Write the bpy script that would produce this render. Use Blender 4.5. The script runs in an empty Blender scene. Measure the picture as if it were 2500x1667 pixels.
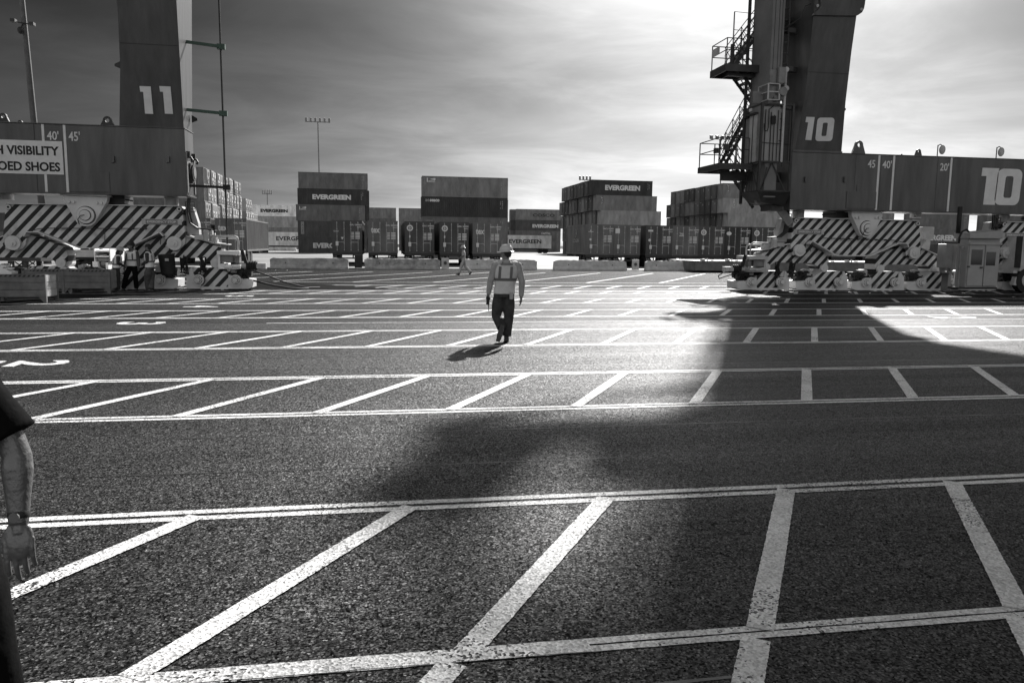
import bpy, bmesh, math, random
from mathutils import Vector, Matrix
random.seed(7)
SC = bpy.context.scene
COL = SC.collection
R = math.radians
# ------------------------------------------------------------------ camera
H = 1.78
FPX, PITCH, ROLL, YAW = 1869.07, 0.124987, 0.0115945, 0.170922      # measured from the photograph (2500 x 1667)
_fw = Vector((math.sin(YAW)*math.cos(PITCH), math.cos(YAW)*math.cos(PITCH), -math.sin(PITCH)))
_r0 = Vector((math.cos(YAW), -math.sin(YAW), 0)); _u0 = _r0.cross(_fw)
_r = math.cos(ROLL)*_r0 + math.sin(ROLL)*_u0
_u = -math.sin(ROLL)*_r0 + math.cos(ROLL)*_u0
cam = bpy.data.cameras.new('camera'); cam.lens = FPX/2500*36; cam.sensor_width = 36
cam.clip_start = .05; cam.clip_end = 8000
camo = bpy.data.objects.new('camera', cam); COL.objects.link(camo)
m3 = Matrix((_r, _u, -_fw)).transposed()
camo.matrix_world = Matrix.Translation((0, 0, H)) @ m3.to_4x4()
SC.camera = camo
# ------------------------------------------------------------------ view, sun, sky
SC.view_settings.view_transform = 'Standard'; SC.view_settings.look = 'None'
SC.view_settings.gamma = 1; SC.view_settings.exposure = 1.0
SC.cycles.max_bounces = 5; SC.cycles.diffuse_bounces = 3; SC.cycles.glossy_bounces = 3
SUN_AZ, SUN_EL = R(27.5), R(34.3)         # azimuth from +Y (away) towards +X (right)
SDIR = Vector((math.sin(SUN_AZ)*math.cos(SUN_EL), math.cos(SUN_AZ)*math.cos(SUN_EL), math.sin(SUN_EL)))
sl = bpy.data.lights.new('sun', 'SUN'); sl.energy = 4.6; sl.angle = R(1.15); sl.color = (1, .985, .97)
slo = bpy.data.objects.new('sun', sl); COL.objects.link(slo); slo.location = SDIR*200
slo.rotation_euler = SDIR.to_track_quat('Z', 'Y').to_euler()
W = bpy.data.worlds.new('World'); SC.world = W; W.use_nodes = True
nt = W.node_tree; N = nt.nodes; LK = nt.links
for n in list(N): N.remove(n)
def nd(tree, t, **kw):
    n = tree.nodes.new(t)
    for k, v in kw.items():
        if k.startswith('i_'): n.inputs[int(k[2:])].default_value = v
        else: setattr(n, k, v)
    return n
def mth(tree, op, a, b=None, clamp=False):
    n = tree.nodes.new('ShaderNodeMath'); n.operation = op; n.use_clamp = clamp
    for i, x in enumerate((a, b)):
        if x is None: continue
        if isinstance(x, (int, float)): n.inputs[i].default_value = x
        else: tree.links.new(x, n.inputs[i])
    return n.outputs[0]
def mrange(tree, x, a, b, c, d, smooth=False):
    n = tree.nodes.new('ShaderNodeMapRange'); n.clamp = True
    if smooth: n.interpolation_type = 'SMOOTHSTEP'
    tree.links.new(x, n.inputs[0])
    for i, v in enumerate((a, b, c, d)): n.inputs[i+1].default_value = v
    return n.outputs[0]
def build_sky():
    t = nt
    out = nd(t, 'ShaderNodeOutputWorld'); bg = nd(t, 'ShaderNodeBackground')
    bg.inputs[1].default_value = .1
    sky = nd(t, 'ShaderNodeTexSky'); sky.sky_type = 'NISHITA'; sky.sun_disc = False
    sky.sun_elevation = SUN_EL; sky.sun_rotation = SUN_AZ; sky.air_density = 1; sky.dust_density = 1.5; sky.ozone_density = 1
    bw = nd(t, 'ShaderNodeRGBToBW'); t.links.new(sky.outputs[0], bw.inputs[0])
    tc = nd(t, 'ShaderNodeTexCoord'); gen = tc.outputs['Generated']
    dot = nd(t, 'ShaderNodeVectorMath', operation='DOT_PRODUCT'); t.links.new(gen, dot.inputs[0]); dot.inputs[1].default_value = SDIR
    c = mth(t, 'MAXIMUM', dot.outputs['Value'], 0)
    core = mth(t, 'POWER', c, 30)
    back = mrange(t, dot.outputs['Value'], .45, -.35, 0, 3.0, True)
    # clouds: noise on a flat layer overhead, so they crowd together towards the horizon
    sep = nd(t, 'ShaderNodeSeparateXYZ'); t.links.new(gen, sep.inputs[0])
    zz = mth(t, 'ADD', mth(t, 'MAXIMUM', sep.outputs[2], 0), .12)
    cb = nd(t, 'ShaderNodeCombineXYZ')
    t.links.new(mth(t, 'DIVIDE', sep.outputs[0], zz), cb.inputs[0]); t.links.new(mth(t, 'DIVIDE', sep.outputs[1], zz), cb.inputs[1])
    mp = nd(t, 'ShaderNodeMapping'); t.links.new(cb.outputs[0], mp.inputs[0]); mp.inputs['Rotation'].default_value = (0, 0, R(-28)); mp.inputs['Scale'].default_value = (.9, 1.15, 1); mp.inputs['Location'].default_value = (3.1, 1.7, 0)
    n1 = nd(t, 'ShaderNodeTexNoise'); t.links.new(mp.outputs[0], n1.inputs[0]); n1.inputs['Scale'].default_value = 1.15; n1.inputs['Detail'].default_value = 8; n1.inputs['Roughness'].default_value = .62; n1.inputs['Distortion'].default_value = .5
    n2 = nd(t, 'ShaderNodeTexNoise'); t.links.new(mp.outputs[0], n2.inputs[0]); n2.inputs['Scale'].default_value = .5; n2.inputs['Detail'].default_value = 5
    veil = mrange(t, n1.outputs[0], .34, .76, .86, 1.22, True)
    big = mrange(t, n2.outputs[0], .35, .65, .86, 1.16, True)
    cl = mth(t, 'MULTIPLY', veil, big)
    # thin bright cloud lit from behind near the sun and below it, dull grey deck away from it
    flat = nd(t, 'ShaderNodeVectorMath', operation='MULTIPLY'); t.links.new(gen, flat.inputs[0]); flat.inputs[1].default_value = (1, 1, 0)
    fln = nd(t, 'ShaderNodeVectorMath', operation='NORMALIZE'); t.links.new(flat.outputs[0], fln.inputs[0])
    fd = nd(t, 'ShaderNodeVectorMath', operation='DOT_PRODUCT'); t.links.new(fln.outputs[0], fd.inputs[0]); fd.inputs[1].default_value = Vector((SDIR.x, SDIR.y, 0)).normalized()
    under = mth(t, 'POWER', mth(t, 'MAXIMUM', fd.outputs['Value'], 0), 8)
    low = mrange(t, sep.outputs[2], 0, .25, 1, 0)
    high = mrange(t, sep.outputs[2], 0, .8, 1, 0)
    p1 = mth(t, 'ADD', mth(t, 'MULTIPLY', bw.outputs[0], .004), .15)
    p2 = mth(t, 'ADD', mth(t, 'MULTIPLY', low, .40), mth(t, 'MULTIPLY', core, 24))
    p3 = mth(t, 'MULTIPLY', under, mth(t, 'ADD', mth(t, 'MULTIPLY', high, 2.15), mth(t, 'MULTIPLY', low, 3.3)))
    tot = mth(t, 'MULTIPLY', mth(t, 'ADD', mth(t, 'ADD', p1, p2), mth(t, 'ADD', p3, back)), cl)
    t.links.new(tot, bg.inputs[0]); t.links.new(bg.outputs[0], out.inputs[0])
build_sky()
# ------------------------------------------------------------------ measuring helpers
def ray(px, py): return _fw*FPX + _r*(px-1250) + _u*(833.5-py)
def at(px, py, Y):                       # point of the upright plane at distance Y seen at a photo pixel
    d = ray(px, py); t = Y/d.y
    return d.x*t, H + d.z*t
def zoom(ox, oy, s): return lambda x, y, Y: at(ox+x/s, oy+y/s, Y)
ZA = zoom(440, 380, 5.113); ZB = zoom(700, 380, 5.2267); ZC = zoom(960, 400, 5.345); ZD = zoom(1340, 400, 4.2)
Z10 = zoom(1740, 480, 3.794); ZBM = zoom(1900, 340, 3.92); ZL = zoom(1700, 0, 2.94); ZL2 = zoom(1700, 0, 5.2267); ZL3 = zoom(1700, 250, 5.6)
Z11 = zoom(0, 440, 3.5636); Z11b = zoom(0, 0, 3.267); ZP = zoom(300, 560, 6.533); ZQ = zoom(0, 560, 6.918); ZR = zoom(2200, 480, 6.03)
# ------------------------------------------------------------------ materials
def pm(name, v, rough=.6, metal=0., var=.22, scale=2.5, streak=None, bump=0., bscale=25., spec=.4, coat=0.):
    m = bpy.data.materials.new(name); m.use_nodes = True; t = m.node_tree
    b = t.nodes['Principled BSDF']; b.inputs['Roughness'].default_value = rough; b.inputs['Metallic'].default_value = metal
    b.inputs['Specular IOR Level'].default_value = spec
    tc = nd(t, 'ShaderNodeTexCoord'); mp = nd(t, 'ShaderNodeMapping'); t.links.new(tc.outputs['Object'], mp.inputs[0])
    if streak: mp.inputs['Scale'].default_value = streak
    no = nd(t, 'ShaderNodeTexNoise'); t.links.new(mp.outputs[0], no.inputs[0]); no.inputs['Scale'].default_value = scale; no.inputs['Detail'].default_value = 6; no.inputs['Roughness'].default_value = .65
    f = mrange(t, no.outputs[0], .3, .7, v*(1-var), v*(1+var))
    cb = nd(t, 'ShaderNodeCombineColor')
    for i in range(3): t.links.new(f, cb.inputs[i])
    t.links.new(cb.outputs[0], b.inputs['Base Color'])
    t.links.new(mrange(t, no.outputs[0], .3, .7, min(1, rough*1.15), rough*.85), b.inputs['Roughness'])
    if bump:
        n2 = nd(t, 'ShaderNodeTexNoise'); t.links.new(tc.outputs['Object'], n2.inputs[0]); n2.inputs['Scale'].default_value = bscale; n2.inputs['Detail'].default_value = 4
        bp = nd(t, 'ShaderNodeBump'); bp.inputs['Strength'].default_value = bump; bp.inputs['Distance'].default_value = .02
        t.links.new(n2.outputs[0], bp.inputs['Height']); t.links.new(bp.outputs[0], b.inputs['Normal'])
    return m
M = {}
def stripes(name, period, duty, dark=.01, light=.56):
    m = pm(name, light, .55, var=.12, scale=1.6); t = m.node_tree; b = t.nodes['Principled BSDF']
    src = b.inputs['Base Color'].links[0].from_socket
    geo = nd(t, 'ShaderNodeTexCoord'); sp = nd(t, 'ShaderNodeSeparateXYZ'); t.links.new(geo.outputs['Object'], sp.inputs[0])
    d = mth(t, 'SUBTRACT', sp.outputs[0], mth(t, 'MULTIPLY', sp.outputs[2], .93))
    fr = mth(t, 'FRACT', mth(t, 'ADD', mth(t, 'DIVIDE', d, period), 50))
    k = mth(t, 'LESS_THAN', fr, duty)
    mx = nd(t, 'ShaderNodeMix', data_type='RGBA'); t.links.new(k, mx.inputs[0]); t.links.new(src, mx.inputs[6]); mx.inputs[7].default_value = (dark, dark, dark, 1)
    ch = nd(t, 'ShaderNodeTexNoise'); t.links.new(geo.outputs['Object'], ch.inputs[0]); ch.inputs['Scale'].default_value = 9; ch.inputs['Detail'].default_value = 6; ch.inputs['Roughness'].default_value = .7
    gr = nd(t, 'ShaderNodeTexNoise'); t.links.new(geo.outputs['Object'], gr.inputs[0]); gr.inputs['Scale'].default_value = 1.7; gr.inputs['Detail'].default_value = 5
    m2 = nd(t, 'ShaderNodeMix', data_type='RGBA'); t.links.new(mth(t, 'GREATER_THAN', ch.outputs[0], .68), m2.inputs[0]); t.links.new(mx.outputs[2], m2.inputs[6]); m2.inputs[7].default_value = (.12, .12, .12, 1)
    m4 = nd(t, 'ShaderNodeMix', data_type='RGBA'); t.links.new(mrange(t, gr.outputs[0], .55, .75, 0, .7), m4.inputs[0]); t.links.new(m2.outputs[2], m4.inputs[6]); m4.inputs[7].default_value = (.06, .06, .06, 1)
    t.links.new(m4.outputs[2], b.inputs['Base Color'])
    return m
M['hazard'] = stripes('hazard_striped_paint', .40, .46)
M['hazard_small'] = stripes('hazard_striped_tape', .12, .5, .01, .14)
M['yellow'] = pm('pale_crane_paint', .58, .5, var=.14, scale=1.5)
M['cranegreen'] = pm('dark_crane_paint', .062, .36, var=.38, scale=1.1, streak=(2.2, 2.2, .3), spec=.5)
M['craneside'] = pm('crane_side_paint', .15, .55, var=.2, scale=.8)
M['steel_dark'] = pm('dark_painted_steel', .03, .55)
M['steel_mid'] = pm('mid_grey_steel', .17, .5, var=.3)
M['steel_light'] = pm('light_grey_steel', .4, .5)
M['white'] = pm('white_paint', .72, .5, var=.08)
M['letter'] = pm('white_lettering', .62, .6, var=.1)
M['letter_dim'] = pm('worn_white_lettering', .3, .6, var=.3, scale=6)
M['letter_black'] = pm('black_lettering', .012, .6)
M['greenbar'] = pm('green_grey_bar', .06, .5)
M['greenbar'].node_tree.links.remove(M['greenbar'].node_tree.nodes['Principled BSDF'].inputs['Base Color'].links[0]); M['greenbar'].node_tree.nodes['Principled BSDF'].inputs['Base Color'].default_value = (.035, .07, .052, 1)
M['black'] = pm('black_rubber', .014, .7)
M['glass'] = pm('dark_glass', .01, .08, spec=.6)
M['cabin'] = pm('lift_cabin_paint', .26, .5, var=.15, streak=(3, 3, .4))
M['booth'] = pm('grey_booth_paint', .3, .55, var=.08)
M['cabinet'] = pm('cabinet_paint', .24, .4, var=.15)
M['concrete'] = pm('barrier_concrete', .38, .85, var=.45, scale=2.2, bump=.4)
M['concrete_pale'] = pm('pale_barrier_concrete', .58, .85, var=.25, scale=2.2, bump=.3)
M['bin'] = pm('bin_paint', .14, .6, var=.35, scale=3)
M['bin_end_lit'] = pm('bin_end_lit_paint', .4, .6, var=.25, scale=4)  # end panels coloured lighter to stand for the sun on them
M['skin'] = pm('skin', .11, .32, var=.12, scale=14, spec=1.0, bump=.2, bscale=55)
M['skin_dark'] = pm('tanned_skin', .16, .5, var=.08, scale=8)
M['hair'] = pm('dark_hair', .015, .6)
M['denim'] = pm('dark_denim', .035, .85, var=.35, scale=9, bump=.5, bscale=14)
M['work_trousers'] = pm('worn_trousers', .075, .85, var=.3, scale=9, bump=.5, bscale=14)
M['shirt'] = pm('pale_shirt', .3, .85, var=.2, scale=8, bump=.9, bscale=13)
M['vest'] = pm('safety_vest_fabric', .5, .75, var=.14, scale=6, bump=.7, bscale=11)
M['vest_bright'] = pm('bright_vest_fabric', .75, .7, var=.12, scale=6, bump=.6, bscale=10)
M['reflective'] = pm('vest_tape', .1, .4, var=.15)
M['tape_light'] = pm('pale_vest_tape', .6, .4, var=.15)
M['helmet'] = pm('helmet_shell', .5, .3, var=.06)
M['coverall'] = pm('pale_coverall', .4, .85, var=.15, scale=7, bump=.4, bscale=12)
M['blackshirt'] = pm('black_shirt_fabric', .008, .9, var=.3, scale=6, bump=.6, bscale=9, spec=.03)
M['boot'] = pm('boot_leather', .04, .6)
M['sole'] = pm('shoe_sole', .07, .8)
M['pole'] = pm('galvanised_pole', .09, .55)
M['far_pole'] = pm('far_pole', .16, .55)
for nme, v in dict(c_black=.03, c_dark=.062, c_mid=.12, c_grey=.17, c_light=.27, c_pale=.45, c_rust=.09, c_white=.68).items():
    M[nme] = pm('container_'+nme[2:]+'_paint', v, .6, var=.34, scale=1.0, streak=(1, 1, .35), bump=.5, bscale=1.6)

def asphalt_mat():
    m = bpy.data.materials.new('asphalt'); m.use_nodes = True; t = m.node_tree; b = t.nodes['Principled BSDF']
    tc = nd(t, 'ShaderNodeTexCoord'); P = tc.outputs['Object']
    def noise(scale, detail=3, rough=.6, sc=None):
        v = P
        if sc:
            mp = nd(t, 'ShaderNodeMapping'); t.links.new(P, mp.inputs[0]); mp.inputs['Scale'].default_value = sc; v = mp.outputs[0]
        n = nd(t, 'ShaderNodeTexNoise'); t.links.new(v, n.inputs[0]); n.inputs['Scale'].default_value = scale; n.inputs['Detail'].default_value = detail; n.inputs['Roughness'].default_value = rough
        return n.outputs[0]
    def cells(scale):                      # loose stones: one random colour per cell
        v = nd(t, 'ShaderNodeTexVoronoi'); t.links.new(P, v.inputs[0]); v.inputs['Scale'].default_value = scale
        sp = nd(t, 'ShaderNodeSeparateColor'); t.links.new(v.outputs['Color'], sp.inputs[0])
        return v, sp
    v1, c1 = cells(105); v2, c2 = cells(46); v3, c3 = cells(17)
    patch = noise(.45, 5, .6); streak = noise(.8, 5, .65, (.1, 1.6, 1)); grain = noise(60, 4, .75)
    seam = noise(.35, 3, .5, (.03, 1.2, 1))
    a = mrange(t, mth(t, 'POWER', c1.outputs[0], 2.2), 0, 1, .003, .047)
    a = mth(t, 'MULTIPLY', a, mrange(t, c2.outputs[0], 0, 1, .6, 1.35))
    a = mth(t, 'MULTIPLY', a, mrange(t, c3.outputs[0], 0, 1, .88, 1.12))
    a = mth(t, 'MULTIPLY', a, mrange(t, patch, .3, .7, .75, 1.25))
    a = mth(t, 'MULTIPLY', a, mrange(t, streak, .3, .7, .62, 1.35))
    a = mth(t, 'MULTIPLY', a, mrange(t, seam, .35, .5, .7, 1.05))
    lane = noise(1, 3, .5, (.015, .55, 1)); a = mth(t, 'MULTIPLY', a, mrange(t, lane, .36, .6, .5, 1.15))
    chip = mth(t, 'MULTIPLY', mth(t, 'GREATER_THAN', c1.outputs[1], .965), mth(t, 'LESS_THAN', v1.outputs['Distance'], .5))
    a = mth(t, 'ADD', a, mth(t, 'MULTIPLY', chip, .1))
    cb = nd(t, 'ShaderNodeCombineColor')
    for i in range(3): t.links.new(a, cb.inputs[i])
    t.links.new(cb.outputs[0], b.inputs['Base Color'])
    t.links.new(mth(t, 'MULTIPLY', mrange(t, streak, .3, .7, .64, .5), mrange(t, c2.outputs[1], 0, 1, .85, 1.15)), b.inputs['Roughness'])
    pos = nd(t, 'ShaderNodeSeparateXYZ'); t.links.new(P, pos.inputs[0])      # specular stepped down past the lane line and the rail to damp sun glare
    far = mth(t, 'MULTIPLY', mrange(t, pos.outputs[1], 30.1, 30.3, 1, .2), mrange(t, pos.outputs[1], 17.4, 17.6, 1, .55))
    t.links.new(mth(t, 'MULTIPLY', far, mth(t, 'MULTIPLY', mrange(t, mth(t, 'POWER', c1.outputs[2], 2.0), 0, 1, .02, .55), mrange(t, c2.outputs[2], 0, 1, .4, 1.15))), b.inputs['Specular IOR Level'])
    # every stone has its own tilt, so the low sun sparkles off some and leaves others dark
    sub_ = nd(t, 'ShaderNodeVectorMath', operation='SUBTRACT'); t.links.new(v1.outputs['Color'], sub_.inputs[0]); sub_.inputs[1].default_value = (.5, .5, .5)
    sc_ = nd(t, 'ShaderNodeVectorMath', operation='MULTIPLY'); t.links.new(sub_.outputs[0], sc_.inputs[0]); sc_.inputs[1].default_value = (.75, .75, 0)
    sub2 = nd(t, 'ShaderNodeVectorMath', operation='SUBTRACT'); t.links.new(v2.outputs['Color'], sub2.inputs[0]); sub2.inputs[1].default_value = (.5, .5, .5)
    sc2 = nd(t, 'ShaderNodeVectorMath', operation='MULTIPLY'); t.links.new(sub2.outputs[0], sc2.inputs[0]); sc2.inputs[1].default_value = (.22, .22, 0)
    bp = nd(t, 'ShaderNodeBump'); bp.inputs['Strength'].default_value = .5; bp.inputs['Distance'].default_value = .006
    t.links.new(grain, bp.inputs['Height'])
    ad = nd(t, 'ShaderNodeVectorMath', operation='ADD'); t.links.new(bp.outputs[0], ad.inputs[0]); t.links.new(sc_.outputs[0], ad.inputs[1])
    ad2 = nd(t, 'ShaderNodeVectorMath', operation='ADD'); t.links.new(ad.outputs[0], ad2.inputs[0]); t.links.new(sc2.outputs[0], ad2.inputs[1])
    nn = nd(t, 'ShaderNodeVectorMath', operation='NORMALIZE'); t.links.new(ad2.outputs[0], nn.inputs[0]); t.links.new(nn.outputs[0], b.inputs['Normal'])
    return m
M['asphalt'] = asphalt_mat()
def line_mat():
    m = pm('worn_line_paint', .84, .6, var=.12, scale=5); t = m.node_tree; b = t.nodes['Principled BSDF']
    src = b.inputs['Base Color'].links[0].from_socket
    tc = nd(t, 'ShaderNodeTexCoord')
    def noise(s, d, r=.6):
        n = nd(t, 'ShaderNodeTexNoise'); t.links.new(tc.outputs['Object'], n.inputs[0]); n.inputs['Scale'].default_value = s; n.inputs['Detail'].default_value = d; n.inputs['Roughness'].default_value = r; return n.outputs[0]
    v = nd(t, 'ShaderNodeTexVoronoi'); t.links.new(tc.outputs['Object'], v.inputs[0]); v.inputs['Scale'].default_value = 85
    sp = nd(t, 'ShaderNodeSeparateColor'); t.links.new(v.outputs['Color'], sp.inputs[0])
    wear = mrange(t, noise(.9, 4), .44, .72, .0, .5, True)
    k = mth(t, 'LESS_THAN', mth(t, 'ADD', sp.outputs[0], mth(t, 'MULTIPLY', noise(22, 4, .7), .35)), mth(t, 'ADD', wear, .09))
    mx = nd(t, 'ShaderNodeMix', data_type='RGBA'); t.links.new(k, mx.inputs[0]); t.links.new(src, mx.inputs[6]); mx.inputs[7].default_value = (.06, .06, .06, 1)
    dim = nd(t, 'ShaderNodeMix', data_type='RGBA', blend_type='MULTIPLY'); dim.inputs[0].default_value = 1; t.links.new(mx.outputs[2], dim.inputs[6])
    f = mth(t, 'MULTIPLY', mrange(t, sp.outputs[1], 0, 1, .5, 1.0), mrange(t, noise(.7, 5, .65), .34, .6, .74, 1.0)); cb = nd(t, 'ShaderNodeCombineColor')
    for i in range(3): t.links.new(f, cb.inputs[i])
    t.links.new(cb.outputs[0], dim.inputs[7]); t.links.new(dim.outputs[2], b.inputs['Base Color'])
    bp = nd(t, 'ShaderNodeBump'); bp.inputs['Strength'].default_value = .6; bp.inputs['Distance'].default_value = .005
    t.links.new(v.outputs['Distance'], bp.inputs['Height'])
    s1 = nd(t, 'ShaderNodeVectorMath', operation='SUBTRACT'); t.links.new(v.outputs['Color'], s1.inputs[0]); s1.inputs[1].default_value = (.5, .5, .5)
    s2 = nd(t, 'ShaderNodeVectorMath', operation='MULTIPLY'); t.links.new(s1.outputs[0], s2.inputs[0]); s2.inputs[1].default_value = (.55, .55, 0)
    s3 = nd(t, 'ShaderNodeVectorMath', operation='ADD'); t.links.new(bp.outputs[0], s3.inputs[0]); t.links.new(s2.outputs[0], s3.inputs[1])
    s4 = nd(t, 'ShaderNodeVectorMath', operation='NORMALIZE'); t.links.new(s3.outputs[0], s4.inputs[0]); t.links.new(s4.outputs[0], b.inputs['Normal'])
    return m
M['line'] = line_mat()
M['mat'] = pm('shadow_wedge_black', .006, .95, spec=.02)  # black of the sheet that stands in for a cast shadow
M['tar'] = pm('joint_tar', .008, .5, var=.4, scale=4)
M['ring'] = pm('drawn_shadow_gap', .012, .8)
M['yard'] = pm('yard_concrete', .2, .7, var=.35, scale=.12, streak=(.3, 1.5, 1), spec=.25)
# ------------------------------------------------------------------ mesh helpers
SPLIT = dict(buffer=.02, marking_plate=.9, lifting_lug=.02, jacking_post=.05, length_mark=.02, lettering=.7, beam_fitting=.12, hanging_cables=.1, guide_arm=.02, tie_hook=.02, pin_cover=.03, lug_eye=.02, end_trim=.02, control_box=.03, lifting_hole=.02, support_beam=.02, stair_post=.02, guide_bracket=.02, junction_box=.02, emblem=.3, twist_lock=.25, skid=.05, number=.25, shadow_platform=.1, shadow_cabinet=.02, door_trim=.02, tail_light=.02, mud_flap=.02, call_box=.02, camera=.15, drop_pipe=.05, switch_box=.05, electric_box=.02, brace=.02, rear_light_box=.02)
class MB:
    def __init__(s): s.v = []; s.f = []; s.m = []
    def add(s, vs, fs, mi=0):
        o = len(s.v); s.v += [tuple(x) for x in vs]; s.f += [tuple(i+o for i in f) for f in fs]; s.m += [mi]*len(fs); return s
    def box(s, x0, x1, y0, y1, z0, z1, mi=0):
        vs = [(x, y, z) for z in (z0, z1) for y in (y0, y1) for x in (x0, x1)]
        return s.add(vs, [(0, 2, 3, 1), (4, 5, 7, 6), (0, 1, 5, 4), (2, 6, 7, 3), (0, 4, 6, 2), (1, 3, 7, 5)], mi)
    def hexa(s, bot, top, mi=0):          # two quads
        return s.add(list(bot)+list(top), [(3, 2, 1, 0), (4, 5, 6, 7)]+[(i, (i+1) % 4, (i+1) % 4+4, i+4) for i in range(4)], mi)
    def prism(s, poly, y0, y1, mi=0):     # polygon in (x, z), extruded along y
        n = len(poly); vs = [(x, y0, z) for x, z in poly]+[(x, y1, z) for x, z in poly]
        return s.add(vs, [tuple(range(n)), tuple(range(2*n-1, n-1, -1))]+[(i, i+n, (i+1) % n+n, (i+1) % n) for i in range(n)], mi)
    def cyl(s, p0, p1, r, n=14, r1=None, mi=0):
        return s.tube([p0, p1], [r, r if r1 is None else r1], n, mi)
    def bar(s, p0, p1, w, h=None, mi=0, up=(0, 0, 1)):   # rectangular bar
        p0 = Vector(p0); p1 = Vector(p1); d = (p1-p0).normalized(); h = h or w
        u = Vector(up)
        if abs(d.dot(u)) > .95: u = Vector((0, 1, 0))
        a = d.cross(u).normalized()*w/2; b = a.normalized().cross(d).normalized()*h/2
        return s.hexa([p0-a-b, p0+a-b, p0+a+b, p0-a+b], [p1-a-b, p1+a-b, p1+a+b, p1-a+b], mi)
    def tube(s, pts, rs, n=10, mi=0, flat=None):
        pts = [Vector(p) for p in pts]
        if isinstance(rs, (int, float)): rs = [rs]*len(pts)
        d0 = (pts[1]-pts[0]).normalized(); u = Vector((0, 0, 1)) if abs(d0.z) < .9 else Vector((0, 1, 0))
        a = d0.cross(u).normalized(); vs = []
        for i, p in enumerate(pts):
            d = (pts[min(i+1, len(pts)-1)]-pts[max(i-1, 0)]).normalized()
            a = (a-d*a.dot(d)).normalized(); b = d.cross(a)
            r = rs[i]; ra, rb = r if isinstance(r, tuple) else (r, r)
            vs += [p+a*math.cos(2*math.pi*k/n)*ra+b*math.sin(2*math.pi*k/n)*rb for k in range(n)]
        fs = [(i*n+k, i*n+(k+1) % n, (i+1)*n+(k+1) % n, (i+1)*n+k) for i in range(len(pts)-1) for k in range(n)]
        fs += [tuple(range(n-1, -1, -1)), tuple(range((len(pts)-1)*n, len(pts)*n))]
        return s.add(vs, fs, mi)
    def loft(s, rings, n=20, mi=0):       # rings: (centre, rx, ry, xaxis, yaxis)
        vs = []
        for c, rx, ry, ax, ay in rings:
            c = Vector(c); ax = Vector(ax); ay = Vector(ay)
            for k in range(n):
                t = 2*math.pi*k/n; cx, sx = math.cos(t), math.sin(t)
                e = .8
                vs.append(c+ax*rx*math.copysign(abs(cx)**e, cx)+ay*ry*math.copysign(abs(sx)**e, sx))
        L = len(rings)
        fs = [(i*n+k, i*n+(k+1) % n, (i+1)*n+(k+1) % n, (i+1)*n+k) for i in range(L-1) for k in range(n)]
        fs += [tuple(range(n-1, -1, -1)), tuple(range((L-1)*n, L*n))]
        return s.add(vs, fs, mi)
    def ball(s, c, rx, ry, rz, rot=None, n=16, mi=0):
        vs = []; L = 10; c = Vector(c)
        for i in range(1, L):
            ph = math.pi*i/L
            for k in range(n):
                t = 2*math.pi*k/n; v = Vector((rx*math.sin(ph)*math.cos(t), ry*math.sin(ph)*math.sin(t), rz*math.cos(ph)))
                vs.append(c+(rot @ v if rot else v))
        for sg in (1, -1):
            v = Vector((0, 0, rz*sg)); vs.append(c+(rot @ v if rot else v))
        fs = [(i*n+k, (i+1)*n+k, (i+1)*n+(k+1) % n, i*n+(k+1) % n) for i in range(L-2) for k in range(n)]
        T = (L-1)*n
        fs += [(T, k, (k+1) % n) for k in range(n)]+[(T+1, (L-2)*n+(k+1) % n, (L-2)*n+k) for k in range(n)]
        return s.add(vs, fs, mi)
    def mesh(s, name, mats, smooth=False, origin=(0, 0, 0)):
        me = bpy.data.meshes.new(name); o = Vector(origin)
        me.from_pydata([Vector(v)-o for v in s.v], [], s.f)
        bm = bmesh.new(); bm.from_mesh(me); bmesh.ops.recalc_face_normals(bm, faces=bm.faces); bm.to_mesh(me); bm.free()
        for m in (mats if isinstance(mats, (list, tuple)) else [mats]): me.materials.append(M[m] if isinstance(m, str) else m)
        me.polygons.foreach_set('material_index', s.m)
        if smooth: me.polygons.foreach_set('use_smooth', [True]*len(me.polygons))
        return me
    def clusters(s, gap):                 # groups of faces whose boxes come closer than gap
        par = list(range(len(s.v)))
        def find(a):
            while par[a] != a: par[a] = par[par[a]]; a = par[a]
            return a
        for f in s.f:
            r = find(f[0])
            for i in f[1:]: par[find(i)] = r
        box = {}
        for i, v in enumerate(s.v):
            r = find(i); b = box.setdefault(r, [list(v), list(v)])
            for k in range(3): b[0][k] = min(b[0][k], v[k]); b[1][k] = max(b[1][k], v[k])
        groups = [[b, {r}] for r, b in box.items()]; merged = True
        while merged:
            merged = False; out = []
            for b, rs in groups:
                for g in out:
                    if all(b[0][k] <= g[0][1][k]+gap and g[0][0][k] <= b[1][k]+gap for k in range(3)):
                        for k in range(3): g[0][0][k] = min(g[0][0][k], b[0][k]); g[0][1][k] = max(g[0][1][k], b[1][k])
                        g[1] |= rs; merged = True; break
                else: out.append([b, rs])
            groups = out
        res = []
        for b, rs in groups:
            mb = MB(); mp = {}
            for f, mi in zip(s.f, s.m):
                if find(f[0]) in rs:
                    for i in f:
                        if i not in mp: mp[i] = len(mb.v); mb.v.append(s.v[i])
                    mb.f.append(tuple(mp[i] for i in f)); mb.m.append(mi)
            if mb.f: res.append(mb)
        return res
    def build(s, name, mats, parent=None, smooth=False, local=False, bevel=0, remesh=0, sm=0):
        if parent is not None and not remesh and name in SPLIT:
            cl = s.clusters(SPLIT[name])
            if len(cl) > 1: return [c.build1(name, mats, parent, smooth, local, bevel) for c in cl][0]
        return s.build1(name, mats, parent, smooth, local, bevel, remesh, sm)
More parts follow.
